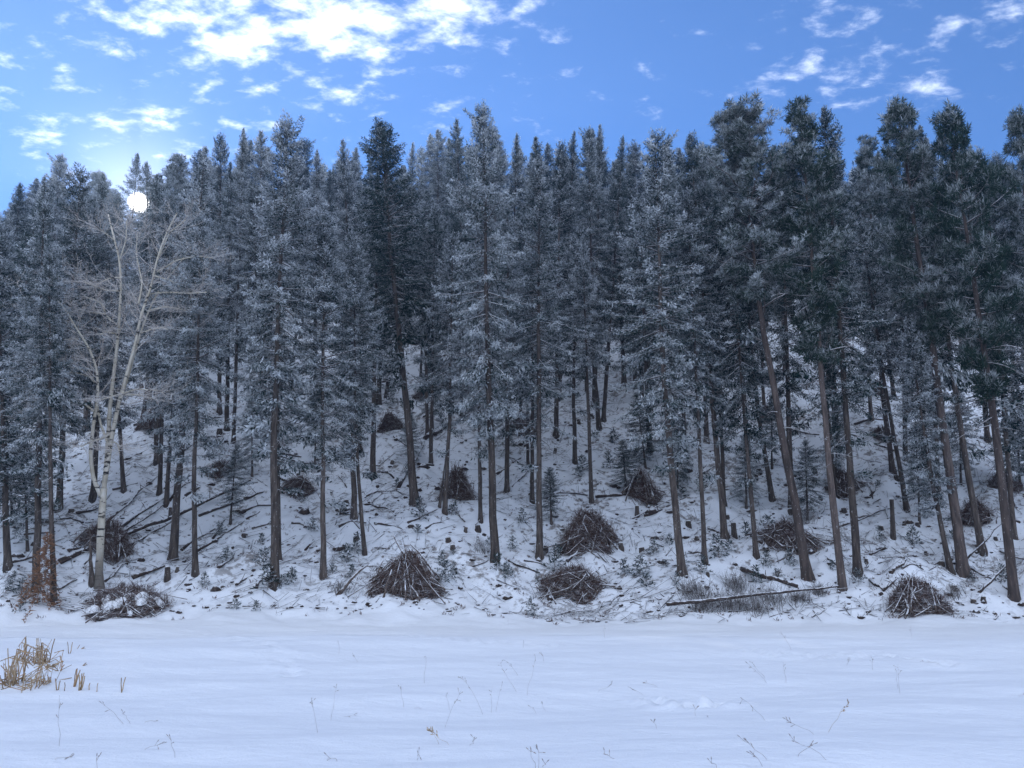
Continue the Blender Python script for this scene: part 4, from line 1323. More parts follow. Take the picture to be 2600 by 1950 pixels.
# ------------------------------------------------------------------ fallen logs: ends in the photo, thickness px, label or None
LOGS = [
    ((150, 1432), (635, 1222), 17, "long fallen log running uphill behind the sturdy leaning fir"),
    ((335, 1470), (418, 1440), 14, "short thick log with a green bough lying right of the aspen"),
    ((1692, 1534), (2128, 1488), 11, "long thin snow-topped log lying across grey shrubs"),
    ((1884, 1448), (2025, 1494), 19, "thick snow-capped log with broken stubs left of the big leaning pine"),
    ((1078, 1118), (1192, 1054), 14, "dark fallen log slanting uphill beside the slack dark pile"),
    ((1012, 1240), (1078, 1122), 11, None), ((1040, 1200), (1075, 1130), 9, None),
    ((1385, 1268), (1492, 1260), 7, "thin crooked log on the snow left of the thin bare-stemmed fir"),
    ((1512, 1264), (1672, 1284), 9, "thin crooked log reaching to the foot of the steep pile"),
    ((2486, 1505), (2556, 1434), 9, "reddish thin log propped up between the two right trunks"),
    ((2462, 1442), (2560, 1500), 9, "thin log crossing under the reddish one by the front right pine"),
    ((2452, 1422), (2545, 1328), 6, "thin grey pole leaning up against the front right pine"),
    ((275, 1325), (398, 1212), 8, None), ((310, 1340), (425, 1262), 8, None), ((172, 1402), (205, 1392), 12, None),
    ((285, 1245), (350, 1228), 7, None), ((210, 1330), (180, 1318), 8, None), ((430, 1275), (485, 1225), 8, None),
    ((470, 1262), (560, 1222), 9, None), ((620, 1270), (668, 1252), 10, None), ((500, 1402), (620, 1325), 8, None),
    ((540, 1370), (568, 1322), 7, None), ((265, 1480), (330, 1430), 8, None), ((145, 1500), (195, 1474), 9, None),
    ((555, 1443), (592, 1418), 10, None), ((600, 1488), (626, 1470), 9, None), ((650, 1498), (672, 1468), 10, None),
    ((705, 1150), (765, 1162), 7, None), ((712, 1160), (790, 1180), 6, None), ((802, 1188), (850, 1148), 9, None), ((806, 1200), (852, 1160), 7, None),
    ((855, 1300), (892, 1296), 14, None), ((862, 1306), (895, 1302), 9, None), ((940, 1282), (1000, 1302), 8, None), ((930, 1262), (1003, 1248), 6, None),
    ((960, 1200), (1000, 1216), 9, None), ((1035, 1330), (1110, 1295), 8, None), ((1060, 1180), (1102, 1184), 10, None),
    ((1080, 1345), (1140, 1318), 7, None), ((1150, 1292), (1180, 1326), 7, None), ((1200, 1440), (1240, 1424), 5, None),
    ((1292, 1424), (1370, 1458), 8, "thin log slanting downhill in front of the column-straight fir"),
    ((1330, 1425), (1388, 1440), 6, None), ((1440, 1428), (1470, 1398), 11, None), ((1262, 1206), (1322, 1165), 9, None), ((1340, 1196), (1300, 1238), 6, None),
    ((1635, 1312), (1682, 1296), 9, "short snow-topped log lying right below the steep pile"),
    ((1692, 1288), (1742, 1264), 6, None), ((1800, 1344), (1840, 1366), 7, None), ((1925, 1375), (1950, 1390), 10, None), ((1750, 1402), (1785, 1408), 7, None),
    ((2080, 1318), (2098, 1276), 7, None), ((2210, 1262), (2232, 1226), 7, "pale snowy pole standing against another right of the upright pole pile"), ((2204, 1220), (2216, 1268), 6, None),
    ((2130, 1340), (2230, 1300), 7, None), ((2180, 1316), (2262, 1292), 6, None), ((2250, 1292), (2262, 1328), 7, None), ((2210, 1476), (2245, 1504), 12, None), ((2245, 1500), (2278, 1470), 9, None),
    ((2262, 1458), (2302, 1420), 12, "snowy log end lying between the rust-brown pile and the tall fir"), ((2290, 1446), (2345, 1448), 6, None), ((2100, 1420), (2125, 1438), 8, None),
    ((2210, 1410), (2235, 1396), 8, None), ((2430, 1420), (2400, 1350), 5, None), ((2545, 1108), (2600, 1118), 8, None), ((2545, 1180), (2600, 1196), 7, None), ((2170, 1080), (2245, 1068), 8, None), ((2220, 1128), (2270, 1146), 7, None),
    ((2130, 1098), (2175, 1110), 6, None), ((2280, 1042), (2325, 1062), 8, None), ((2540, 1400), (2600, 1422), 8, None), ((2000, 1090), (2080, 1106), 7, None), ((1690, 1120), (1590, 1118), 6, None),
    ((740, 1004), (820, 1000), 6, None), ((960, 974), (1020, 962), 8, None), ((955, 944), (1000, 942), 5, None), ((1390, 948), (1480, 950), 6, None), ((1340, 920), (1390, 924), 5, None),
    ((1075, 1060), (1122, 1034), 6, None), ((180, 1050), (215, 1040), 6, None), ((545, 1062), (600, 1070), 7, None), ((355, 945), (372, 938), 12, None), ((1780, 1206), (1830, 1180), 6, None),
    ((312, 1170), (359, 1153), 9, None), ((422, 1176), (489, 1130), 9, None), ((194, 1306), (249, 1292), 10, None), ((114, 1328), (186, 1316), 10, None), ((330, 1388), (470, 1300), 9, None), ((300, 1362), (420, 1278), 7, None),
    ((460, 1400), (545, 1345), 9, None), ((505, 1312), (640, 1262), 9, None), ((590, 1300), (690, 1285), 8, None), ((640, 1345), (690, 1330), 9, None), ((775, 1400), (830, 1360), 8, None), ((740, 1330), (800, 1345), 8, None), ((860, 1340), (930, 1330), 8, None), ((950, 1330), (1020, 1345), 7, None),
    ((30, 1430), (110, 1412), 9, None), ((60, 1360), (140, 1352), 8, None), ((560, 1190), (640, 1160), 8, None), ((700, 1210), (770, 1235), 8, None),
    ((1000, 1110), (1050, 1150), 6, None), ((740, 1110), (800, 1100), 5, None), ((860, 1210), (880, 1240), 6, None), ((625, 1320), (660, 1300), 6, None), ((1330, 1135), (1370, 1120), 7, None),
]
for row in LOGS:
    if row[3]:
        USED.add(row[3])
for k, (a, b, wpx, lb) in enumerate(LOGS):
    r = np.random.default_rng(500 + k)
    p0, p1 = hit(*a), hit(*b)
    if abs(p0[1] - p1[1]) > 16:
        continue
    f = project(p0)[2]
    rad = max(0.035, 0.5 * wpx * f / FPX * 0.92)
    L = float(np.linalg.norm(p1 - p0))
    n = max(4, int(L / 0.7))
    s = np.linspace(0, 1, n)
    P = p0 + (p1 - p0) * s[:, None]
    zg = ground(P[:, 0], P[:, 1])
    line = p0[2] + (p1[2] - p0[2]) * s
    P[:, 2] = np.maximum(zg, line) * 0.75 + 0.25 * zg + rad * 0.55
    if k == 2:              # lies up on the shrubs, clear of the snow
        yl = hit(1900, 1550)[1]
        q0, q1 = at_y(*a, yl), at_y(*b, yl)
        P = q0 + (q1 - q0) * s[:, None]
    elif k in (9, 11):      # propped up at the far end
        q1 = at_y(*b, p0[1] + 0.5)
        P = p0 + (q1 - p0) * s[:, None]
    P[1:-1] += r.normal(0, 0.03 + rad * 0.12, (n - 2, 3)) * np.array([1, 1, 0.4])
    c = P[0].copy()
    V, F = tube(P - c, rad * (1 - 0.55 * s) * (1 + r.normal(0, 0.05, n)), 8)
    parts = [(V, F)]
    for q in range(int(2 + L * (1.6 if wpx > 8 else 1.0))):
        i = r.uniform(0.1, 0.98)
        p = np.array([np.interp(i, s, P[:, j]) for j in range(3)]) - c
        d = unit(r.normal(0, 1, 3) * np.array([1, 1, 0.5]) + np.array([0, 0, 0.5]))
        v2, f2 = prisms(p[None], (p + d * r.uniform(rad * 1.3, rad * 1.3 + 0.45))[None], min(0.03, rad * 0.3), 0.008)
        parts.append((v2, [f2]))
    V, F = merge(parts)
    mu, mv = (a[0] + b[0]) / 2, (a[1] + b[1]) / 2
    if lb is None:
        adj = ("dark snow-topped", "thin half-buried", "weathered", "broken grey", "snow-lined")[k % 5]
        lb = auto_label(f"{adj} fallen log" if L > 2 else f"{adj} piece of deadwood", mu, mv)
    o = link("fallen_log", np_mesh("fallen_log", V, F, [MAT_LOG], smooth=True), None, c)
    tag(o, lb, "log", "fallen logs on the slope")

# ------------------------------------------------------------------ stumps
STUMPS = [(432, 1312), (449, 1452), (425, 1472), (618, 1362), (310, 1488), (181, 1300), (557, 1100), (1150, 1395), (1139, 1375), (1182, 1350), (1618, 1312), (1748, 1335), (1769, 1370), (1865, 1365),
          (1848, 1315), (1920, 1218), (1928, 1200), (2084, 1266), (2143, 1300), (2237, 1344), (2268, 1365), (2276, 1216), (2352, 1408), (2390, 1434), (2528, 1370), (2570, 1282), (2424, 1496), (2472, 1530),
          (2498, 1528), (1470, 1076), (1504, 1060), (1409, 1150), (1428, 1408), (1630, 1398), (1577, 1392), (1386, 1398), (995, 1178), (980, 1008), (905, 1370), (1214, 1346), (2070, 1202), (2008, 1300), (880, 1280), (1797, 1460), (360, 985), (2296, 1334), (2330, 1336), (2200, 1430)]
TALL = {(2268, 1365): 95, (980, 1008): 40, (1618, 1312): 26, (432, 1312): 22, (425, 1472): 30, (1865, 1365): 36}
for k, (u, v) in enumerate(STUMPS):
    r = np.random.default_rng(600 + k)
    p = hit(u, v)
    f = project(p)[2]
    h = TALL.get((u, v), r.uniform(6, 12)) * f / FPX
    rad = r.uniform(4.0, 7.5) * f / FPX
    lean = r.normal(0, 0.06, 2)
    P = np.array([[0, 0, -0.2], [0, 0, 0.03], [lean[0] * h, lean[1] * h, h * 0.6], [lean[0] * h * 1.6, lean[1] * h * 1.6, h]])
    R = rad * np.array([1.3, 1.2, 0.98, 0.95])[:, None] * (1 + r.normal(0, 0.07, (4, 9)))
    V, F = tube(P, R, 9, cap=False)
    root = link("tree_stump", np_mesh("tree_stump", V, F, [MAT_BARK], smooth=True), None, p)
    top = V[-9:]
    ctr = top.mean(0)
    tilt = r.normal(0, 0.02, 9)
    Vt = np.vstack([top + np.array([0, 0, 0.002]), ctr + np.array([0, -0.0, 0.012])])
    jj = np.arange(9)
    link("cut_face", np_mesh("cut_face", Vt, [np.stack([jj, (jj + 1) % 9, np.full(9, 9)], -1)], [MAT_CUT]), root)
    Vs = np.vstack([ctr + (top - ctr) * 0.98 + np.array([0, 0, 0.015]), ctr + (top - ctr) * 0.75 + np.array([0, 0, 0.07]), ctr + np.array([0, 0, 0.085])])
    Fq = np.stack([jj, (jj + 1) % 9, 9 + (jj + 1) % 9, 9 + jj], -1)
    Ft = np.stack([9 + jj, 9 + (jj + 1) % 9, np.full(9, 18)], -1)
    if k % 3:
        link("snow_cap", np_mesh("snow_cap", Vs, [Fq, Ft], [MAT_CAP], smooth=True), root)
    ds = "tall grey broken stub" if TALL.get((u, v), 0) > 60 else ("snow-capped tree stump" if k % 3 else "bare sawn tree stump")
    tag(root, auto_label(ds, u, v), "stump", "stumps on the slope")

# a broken snag beside the aspen
pth = photo_path((232, 1482), (228, 1332))
o = link("snag", trunk_mesh(np.vstack([pth - pth[0]]), px_radius(pth[0], 12), MAT_BARK, 77), None, pth[0])
tag(o, "thin broken snag standing right against the aspen trunk", "snag")
pth = photo_path((1116, 1288), (1136, 1120))
o = link("snag", trunk_mesh(np.vstack([pth - pth[0]]), px_radius(pth[0], 7), MAT_BARK, 78), None, pth[0])
tag(o, "thin dead pole leaning beside the tall narrow pile", "snag")

# ------------------------------------------------------------------ saplings and seedlings
def sapling_proto(seed, H, R, n, frost, mat=MAT_FIR, droop=0.2, mult=1.0):
    r = np.random.default_rng(seed)
    P_, D_, W0, W1 = [], [], [np.array([0, 0, -0.05])], [np.array([0, 0, H])]
    for k in range(n):
        t = 0.06 + 0.94 * k / n
        L = R * (1 - t) ** 0.8 * r.uniform(0.55, 1.15) + 0.05
        az = k * 2.4 + r.normal(0, 0.3)
        e = math.radians(10 + 35 * t + r.normal(0, 10))
        d = np.array([math.cos(az) * math.cos(e), math.sin(az) * math.cos(e), math.sin(e)])
        p0 = np.array([0, 0, t * H])
        W0.append(p0); W1.append(p0 + d * L)
        for q in range(int((4 + L * 26) * mult)):
            s = r.uniform(0.15, 1)
            P_.append(p0 + d * L * s - np.array([0, 0, droop * L * s * s]))
            D_.append(unit(d + r.normal(0, 0.6, 3)))
    P_, D_ = np.array(P_), np.array(D_)
    m = len(P_)
    V, F = blades(P_, D_, unit(np.array([0, 0, 1.0]) + r.normal(0, 0.7, (m, 3))), r.uniform(0.08, 0.17, m) * mult ** 0.4, r.uniform(0.012, 0.026, m))
    fr = np.where(r.random(m) < frost, r.uniform(0.5, 1, m), r.uniform(0, 0.4, m))
    Vw, Fw = prisms(np.array(W0), np.array(W1), 0.009, 0.004)
    foliage = np_mesh("foliage", V, [F], [mat], None, fr)
    stem = np_mesh("stem", Vw, [Fw], [MAT_TWIG])
    return foliage, stem

SAP = [sapling_proto(700 + k, h, R, n, fr) for k, (h, R, n, fr) in enumerate([(0.7, 0.36, 22, .35), (0.9, 0.40, 28, .3), (0.5, 0.38, 18, .45), (0.65, 0.28, 20, .3), (0.8, 0.5, 26, .5)])]
SAPL = [(1348, 1565, 44), (1408, 1450, 50), (1640, 1494, 46), (1585, 1460, 40), (1625, 1465, 44), (1735, 1452, 40), (1827, 1418, 44), (1850, 1400, 38), (1920, 1480, 44), (2006, 1440, 38), (1945, 1440, 40), (1780, 1455, 34), (600, 1548, 36), (650, 1552, 26),
        (575, 1430, 34), (520, 1490, 34), (680, 1500, 48), (715, 1490, 40), (740, 1480, 40), (668, 1440, 40), (880, 1430, 44), (900, 1405, 40), (845, 1455, 30), (890, 1470, 36), (1130, 1480, 50), (1120, 1435, 34), (1150, 1455, 22), (1150, 1410, 20), (1260, 1450, 44),
        (1290, 1470, 34), (1300, 1395, 32), (1325, 1330, 30), (1240, 1385, 28), (870, 1310, 34), (790, 1350, 30), (1145, 1310, 38), (1065, 1320, 44), (1060, 1355, 30), (1400, 1260, 40), (1480, 1200, 36), (1470, 1215, 30), (1550, 1190, 34), (1590, 1190, 36), (1560, 1130, 44),
        (1750, 1190, 34), (1735, 1225, 36), (1780, 1250, 34), (1728, 1265, 44), (1700, 1385, 30), (1660, 1410, 34), (2320, 1385, 46), (2240, 1375, 30), (2230, 1235, 22), (2115, 1450, 26), (2180, 1480, 30), (2470, 1478, 24), (2550, 1480, 36), (2420, 1370, 30),
        (50, 1555, 40), (52, 1510, 36), (20, 1500, 28), (30, 1480, 22), (130, 1440, 26), (660, 1385, 30), (560, 1360, 30), (770, 1275, 24), (990, 1030, 34), (1122, 1070, 30), (790, 1130, 30), (840, 1115, 22), (1285, 555+900, 26), (1365, 1478, 24), (1950, 1340, 40), (1895, 1370, 44),
        (1975, 1470, 22), (2352, 1318, 26), (1720, 1490, 28), (1690, 1440, 24), (1005, 1240, 28), (1030, 1208, 26)]
for k, (u, v, hp) in enumerate(SAPL):
    r = np.random.default_rng(720 + k)
    p = hit(u, v)
    f = project(p)[2]
    s = hp * f / FPX / 0.7
    root = bpy.data.objects.new("fir_sapling", None)
    root.location = p
    root.rotation_euler = (r.normal(0, 0.07), r.normal(0, 0.07), r.uniform(0, 6.28))
    wd = r.uniform(0.85, 1.3)
    root.scale = (s * wd, s * wd, s)
    COL.objects.link(root)
    fo, st = SAP[k % len(SAP)]
    o = link("foliage", fo, root)
    o.color = (0.45, 0, 0, 1)
    link("stem", st, root)
    d = ("tiny dark fir sapling", "small snow-dusted fir sapling", "low spreading fir sapling", "thin little fir sapling", "bushy fir sapling")[k % 5]
    if k == 0:
        d = "lone dark seedling"
    tag(root, auto_label(d, u, v), "sapling", "fir saplings in the snow")

# rusty dead sapling between the two left trunks
root = bpy.data.objects.new("dead_sapling", None)
root.location = hit(98, 1536)
COL.objects.link(root)
fo, st = sapling_proto(790, 2.7, 1.05, 44, 0.02, MAT_DEADN, 1.2, 2.6)
link("foliage", fo, root).color = (0.3, 0, 0, 1)
link("stem", st, root)
tag(root, "dead sapling with rusty orange needles between two left trunks", "sapling")

# ------------------------------------------------------------------ low frosted boughs: young firs standing under the tall ones
YOUNG = [(1640, 1190, (1615, 1000), 1.5, .64), (1590, 1250, (1580, 1120), 1.1, .52), (585, 1330, (600, 1130), 1.0, .64), (640, 1210, (640, 985), 1.1, .62), (1040, 1180, (1045, 1050), .9, .5), (1400, 1330, (1395, 1190), .9, .52),
         (1290, 1160, (1285, 905), 1.2, .64), (1100, 1090, (1092, 850), 1.2, .62), (2335, 1330, (2325, 1080), 1.2, .56), (2050, 1320, (2045, 1120), 1.2, .48), (1895, 1290, (1890, 1110), 1.1, .52), (70, 1400, (60, 1120), 1.6, .52), (30, 1330, (20, 1050), 1.8, .5),
         (2590, 1240, (2580, 1000), 1.7, .46), (1960, 1190, (1960, 1010), 1.1, .46), (2120, 1230, (2130, 1020), 1.1, .5), (2440, 1230, (2435, 980), 1.3, .52), (800, 1180, (805, 960), 1.0, .6), (1240, 1120, (1236, 930), 1.0, .64), (1720, 1240, (1722, 1060), 1.0, .5)]
for k, (u, v, tp, R, fr) in enumerate(YOUNG):
    path = photo_path((u, v), tp)
    make_tree("fir", path, 0.05 + 0.01 * R, 0.12, R * 0.9, auto_label("young understorey fir with frosted boughs", u, v), "young firs under the tall trees", 4000 + k, fr, dead=False, name="young_fir", proto=3 + k % 3)

# ------------------------------------------------------------------ aspen
def aspen():
    base = hit(251, 1491)
    y0 = base[1]
    root = bpy.data.objects.new("aspen_tree", None)
    root.location = base
    COL.objects.link(root)
    tag(root, "bare pale aspen with several forked stems and dark bark scars", "tree")
    r = np.random.default_rng(900)
    f = project(base)[2]
    def pts(px, dy0, dy1):
        n = len(px)
        return np.array([at_y(u, v, y0 + dy0 + (dy1 - dy0) * i / (n - 1)) for i, (u, v) in enumerate(px)]) - base
    def smooth_path(P, n):
        seg = np.concatenate([[0], np.cumsum(np.linalg.norm(np.diff(P, axis=0), axis=1))])
        q = np.linspace(0, seg[-1], n)
        S = np.stack([np.interp(q, seg, P[:, k]) for k in range(3)], -1)
        for _ in range(2):
            S[1:-1] = 0.25 * S[:-2] + 0.5 * S[1:-1] + 0.25 * S[2:]
        return S
    twW0, twW1, twR0, twR1 = [], [], [], []
    def twig(p, d, L, rad, depth):
        n = max(3, int(L / 0.22))
        P = [p]
        for i in range(n):
            d = unit(d + r.normal(0, 0.13, 3) + np.array([0, 0, 0.05 if depth > 0 else -0.01]))
            P.append(P[-1] + d * L / n)
        P = np.array(P)
        rr = rad * (1 - 0.75 * np.linspace(0, 1, n + 1))
        twW0.append(P[:-1]); twW1.append(P[1:]); twR0.append(rr[:-1]); twR1.append(rr[1:])
        if depth < 3 and L > 0.16:
            for q in range(int(2 + L * 3.2)):
                i = r.integers(1, n + 1)
                t = unit(P[i] - P[i - 1])
                dd = unit(t * 0.75 + r.normal(0, 0.55, 3) + np.array([0, 0, 0.12]))
                twig(P[i], dd, L * r.uniform(0.28, 0.5), max(0.0065, rr[i] * 0.65), depth + 1 if L > 0.5 else 3)
    def stem(name, px, r0, r1, dy0=0.0, dy1=0.0, twigs=10, foot=False, tl=1.4):
        P = smooth_path(pts(px, dy0, dy1), 6 + 3 * len(px))
        rr = np.linspace(r0 * (0.84 if foot else 0.70), r1 * 0.85, len(P)) * f / FPX
        if foot:
            rr[:3] *= np.array([1.35, 1.15, 1.05])
            P = np.vstack([P[0] - np.array([0, 0, 0.3]), P])
            rr = np.concatenate([[rr[0]], rr])
        R = rr[:, None] * (1 + r.normal(0, 0.05, (len(P), 9)))
        V, F = tube(P, R, 9)
        link(name, np_mesh(name, V, F, [MAT_ASPEN], smooth=True), root)
        for q in range(twigs):
            i = int(r.uniform(0.45, 0.99) * (len(P) - 2)) + 1
            t = unit(P[i] - P[i - 1])
            side = 1 if r.random() < 0.5 else -1
            d = unit(t * 0.7 + np.array([side * r.uniform(0.4, 1.2), r.normal(0, 0.6), 0.05]))
            twig(P[i], d, tl * r.uniform(0.6, 1.5), max(0.013, rr[i] * 0.4), 1)
    stem("trunk", [(251, 1491), (252, 1440), (256, 1360), (260, 1290), (264, 1240)], 12, 9.5, foot=True, twigs=0)
    stem("stem", [(262, 1260), (272, 1160), (279, 1030), (295, 900), (302, 830), (308, 720), (303, 650), (288, 600), (275, 545)], 9, 2.4, 0, 0.6, 14)
    stem("stem", [(266, 1225), (285, 1100), (305, 1010), (322, 950), (342, 880), (360, 790), (383, 735), (397, 664), (418, 600), (450, 540)], 9, 1.8, 0, -0.5, 20)
    stem("stem", [(300, 1030), (328, 950), (352, 860), (373, 800), (400, 740), (440, 690), (490, 620)], 5, 1.4, -0.2, 0.9, 16)
    stem("stem", [(256, 1260), (236, 1215), (229, 1150), (238, 1070), (249, 1010), (247, 940), (230, 890), (205, 850), (185, 820), (170, 790), (150, 765), (118, 745)], 8, 1.6, 0, -1.6, 18)
    stem("stem", [(275, 1130), (255, 1075), (247, 1030)], 5, 3, 0, 0, 0)
    stem("stem", [(352, 770), (362, 720), (355, 690), (345, 640), (350, 590)], 3.5, 1.2, -0.4, 0.5, 10)
    for px, r0, d1 in (
        ([(304, 738), (270, 738), (245, 728), (215, 716)], 2.4, -.5), ([(297, 826), (282, 815), (268, 797), (236, 794)], 3.0, .4), ([(268, 797), (258, 770), (238, 760), (210, 752)], 2.2, .4),
        ([(306, 706), (280, 705), (255, 718), (240, 728)], 2.0, .3), ([(384, 745), (430, 742), (480, 745), (525, 742)], 2.4, -.5), ([(372, 790), (420, 778), (460, 785), (500, 800)], 2.0, .5),
        ([(358, 846), (385, 836), (410, 831), (426, 836)], 2.2, -.4), ([(186, 824), (160, 812), (130, 798), (100, 788)], 2.4, -.3), ([(200, 860), (165, 862), (130, 864)], 1.6, .4),
        ([(240, 970), (210, 938), (170, 930), (110, 935), (90, 953)], 2.2, -.5), ([(238, 960), (190, 945), (140, 948), (85, 956)], 1.8, .3), ([(249, 1052), (210, 1022), (186, 1014), (150, 1020), (118, 1048)], 2.4, -.4),
        ([(186, 1018), (160, 1012), (130, 1024), (105, 1040)], 1.6, .2), ([(312, 999), (345, 988), (390, 990), (415, 996)], 2.0, -.4), ([(318, 1002), (350, 1002), (388, 1014)], 2.4, .3), ([(318, 998), (280, 1008), (245, 1018)], 2.2, -.6),
        ([(282, 1100), (262, 1112), (235, 1120), (205, 1135)], 2.6, -.6), ([(285, 1120), (300, 1128), (303, 1150)], 2.0, -.4), ([(400, 690), (450, 660), (500, 650), (540, 655)], 2.0, .4), ([(392, 700), (440, 715), (470, 740), (490, 760)], 1.8, .6),
        ([(290, 610), (265, 590), (245, 575)], 1.6, .2), ([(405, 650), (430, 590), (470, 560)], 1.6, -.3), ([(304, 660), (320, 610), (322, 560)], 1.6, .4), ([(296, 848), (270, 842), (255, 850)], 2.2, .2)):
        stem("limb", px, r0 * 1.7, 1.5, 0, d1 - 1.1, 12, tl=1.1)
    V, F = prisms(np.concatenate(twW0), np.concatenate(twW1), np.concatenate(twR0), np.concatenate(twR1))
    tag(link("twigs", np_mesh("twigs", V, [F], [MAT_ATWIG]), root), kind="stuff")
aspen()

# ------------------------------------------------------------------ bare shrubs round the thin fallen log
for k, (u, v, wp, hp) in enumerate([(1790, 1548, 90, 70), (1850, 1545, 90, 60), (1915, 1552, 100, 60), (1965, 1535, 90, 50), (1760, 1510, 60, 50), (1870, 1500, 60, 50), (2030, 1525, 60, 34), (2080, 1510, 50, 30), (1380, 1408, 50, 24), (860, 1500, 70, 30), (1225, 1400, 60, 36), (2420, 1515, 60, 34), (2040, 1330, 70, 40), (560, 1130, 60, 26), (720, 1135, 60, 30)]):
    r = np.random.default_rng(950 + k)
    p = hit(u, v)
    f = project(p)[2] / FPX
    n = 90 if k < 8 else 50
    a = r.uniform(0, 6.28, n)
    b0 = np.stack([r.normal(0, wp * f * 0.22, n), r.normal(0, wp * f * 0.15, n), np.zeros(n)], -1)
    b0[:, 2] = ground(p[0] + b0[:, 0], p[1] + b0[:, 1]) - p[2] - 0.03
    d = unit(np.stack([r.normal(0, 0.55, n), r.normal(0, 0.45, n), np.full(n, 1.0)], -1))
    b1 = b0 + d * (hp * f * r.uniform(0.3, 1.05, n))[:, None]
    i = r.integers(0, n, n * 4)
    s = r.uniform(0.35, 1.0, n * 4)
    t0 = b0[i] + (b1 - b0)[i] * s[:, None]
    t1 = t0 + unit(d[i] + r.normal(0, 0.8, (n * 4, 3))) * (hp * f * r.uniform(0.15, 0.42, n * 4))[:, None]
    V, F = prisms(np.vstack([b0, t0]), np.vstack([b1, t1]), np.concatenate([np.full(n, .009), np.full(n * 4, .005)]), 0.003)
    o = link("bare_shrub", np_mesh("bare_shrub", V, [F], [MAT_TWIG]), None, p)
    tag(o, auto_label("leafless grey-brown shrub", u, v), "shrub", "bare shrubs in the snow")

# ------------------------------------------------------------------ litter: twigs, tufts and clods showing through the thin snow
def litter():
    r = np.random.default_rng(970)
    n = 30000
    u, v = r.uniform(-1, 1, n), r.random(n)
    y = 31 + 52 * v ** 1.15
    x = u * (y * 0.72 + 3)
    dens = np.sin(x * 0.55 + 1.3 * np.sin(y * 0.31)) + np.sin(y * 0.8 + x * 0.21)
    k = dens + r.normal(0, 1.1, n) > 0.0
    x, y = x[k], y[k]
    n = len(x)
    z = ground(x, y)
    a = np.where(r.random(n) < 0.6, r.normal(0.6, 0.6, n), r.uniform(0, 6.28, n))
    L = r.exponential(0.42, n) + 0.12
    d = np.stack([np.cos(a) * L, np.sin(a) * L, np.zeros(n)], -1)
    p0 = np.stack([x, y, z + 0.03], -1)
    p1 = p0 + d
    p1[:, 2] = ground(p1[:, 0], p1[:, 1]) + r.uniform(0.02, 0.12, n)
    rad = np.minimum(0.008 + r.exponential(0.010, n), 0.05)
    V, F = prisms(p0, p1, rad, rad * 0.5)
    tag(link("twig_litter", np_mesh("twig_litter", V, [F], [MAT_LOG])), "fallen twigs and sticks strewn over the snowy slope", "twigs", kind="stuff")
    # tufts of grass and needle-bearing sprigs
    m = 5000
    y = 30.5 + 40 * r.random(m) ** 1.2
    x = r.uniform(-1, 1, m) * (y * 0.72 + 3)
    q = np.sin(x * 0.9) + np.sin(y * 1.1 + 0.7 * x) + r.normal(0, 0.8, m) > 0.2
    x, y = x[q], y[q]
    m = len(x)
    e = 9
    P = np.repeat(np.stack([x, y, ground(x, y) - 0.01], -1), e, 0) + r.normal(0, 0.05, (m * e, 3)) * np.array([1, 1, 0])
    D = unit(r.normal(0, 0.6, (m * e, 3)) + np.array([0, 0, 0.8]))
    V, F = blades(P, D, unit(r.normal(0, 1, P.shape)), r.uniform(0.06, 0.24, m * e), r.uniform(0.006, 0.016, m * e))
    tag(link("grass_tufts", np_mesh("grass_tufts", V, [F], [MAT_SLASH])), "dry tufts poking through thin snow on the slope", "grass", kind="stuff")
    # clods, chips and chunks of rotten wood
    c = 2600
    y = 31 + 38 * r.random(c) ** 1.3
    x = r.uniform(-1, 1, c) * (y * 0.72 + 3)
    s = 0.05 + r.exponential(0.05, c)
    ico = np.array([[0, 0, 1], [0.9, 0, 0.1], [0.2, 0.85, 0], [-0.8, 0.4, 0.1], [-0.6, -0.7, 0], [0.4, -0.8, 0.1], [0, 0, -0.6]])
    V = ico[None] * (s[:, None, None] * r.uniform(0.5, 1.5, (c, 7, 3))) + np.stack([x, y, ground(x, y)], -1)[:, None]
    ring = [1, 2, 3, 4, 5]
    tri = np.array([[0, ring[i], ring[(i + 1) % 5]] for i in range(5)] + [[6, ring[(i + 1) % 5], ring[i]] for i in range(5)])
    F = (np.arange(c)[:, None, None] * 7 + tri[None]).reshape(-1, 3)
    tag(link("bark_debris", np_mesh("bark_debris", V.reshape(-1, 3), [F], [MAT_LOG])), "bark chunks and clods half sunk in the snow", "debris", kind="stuff")
litter()

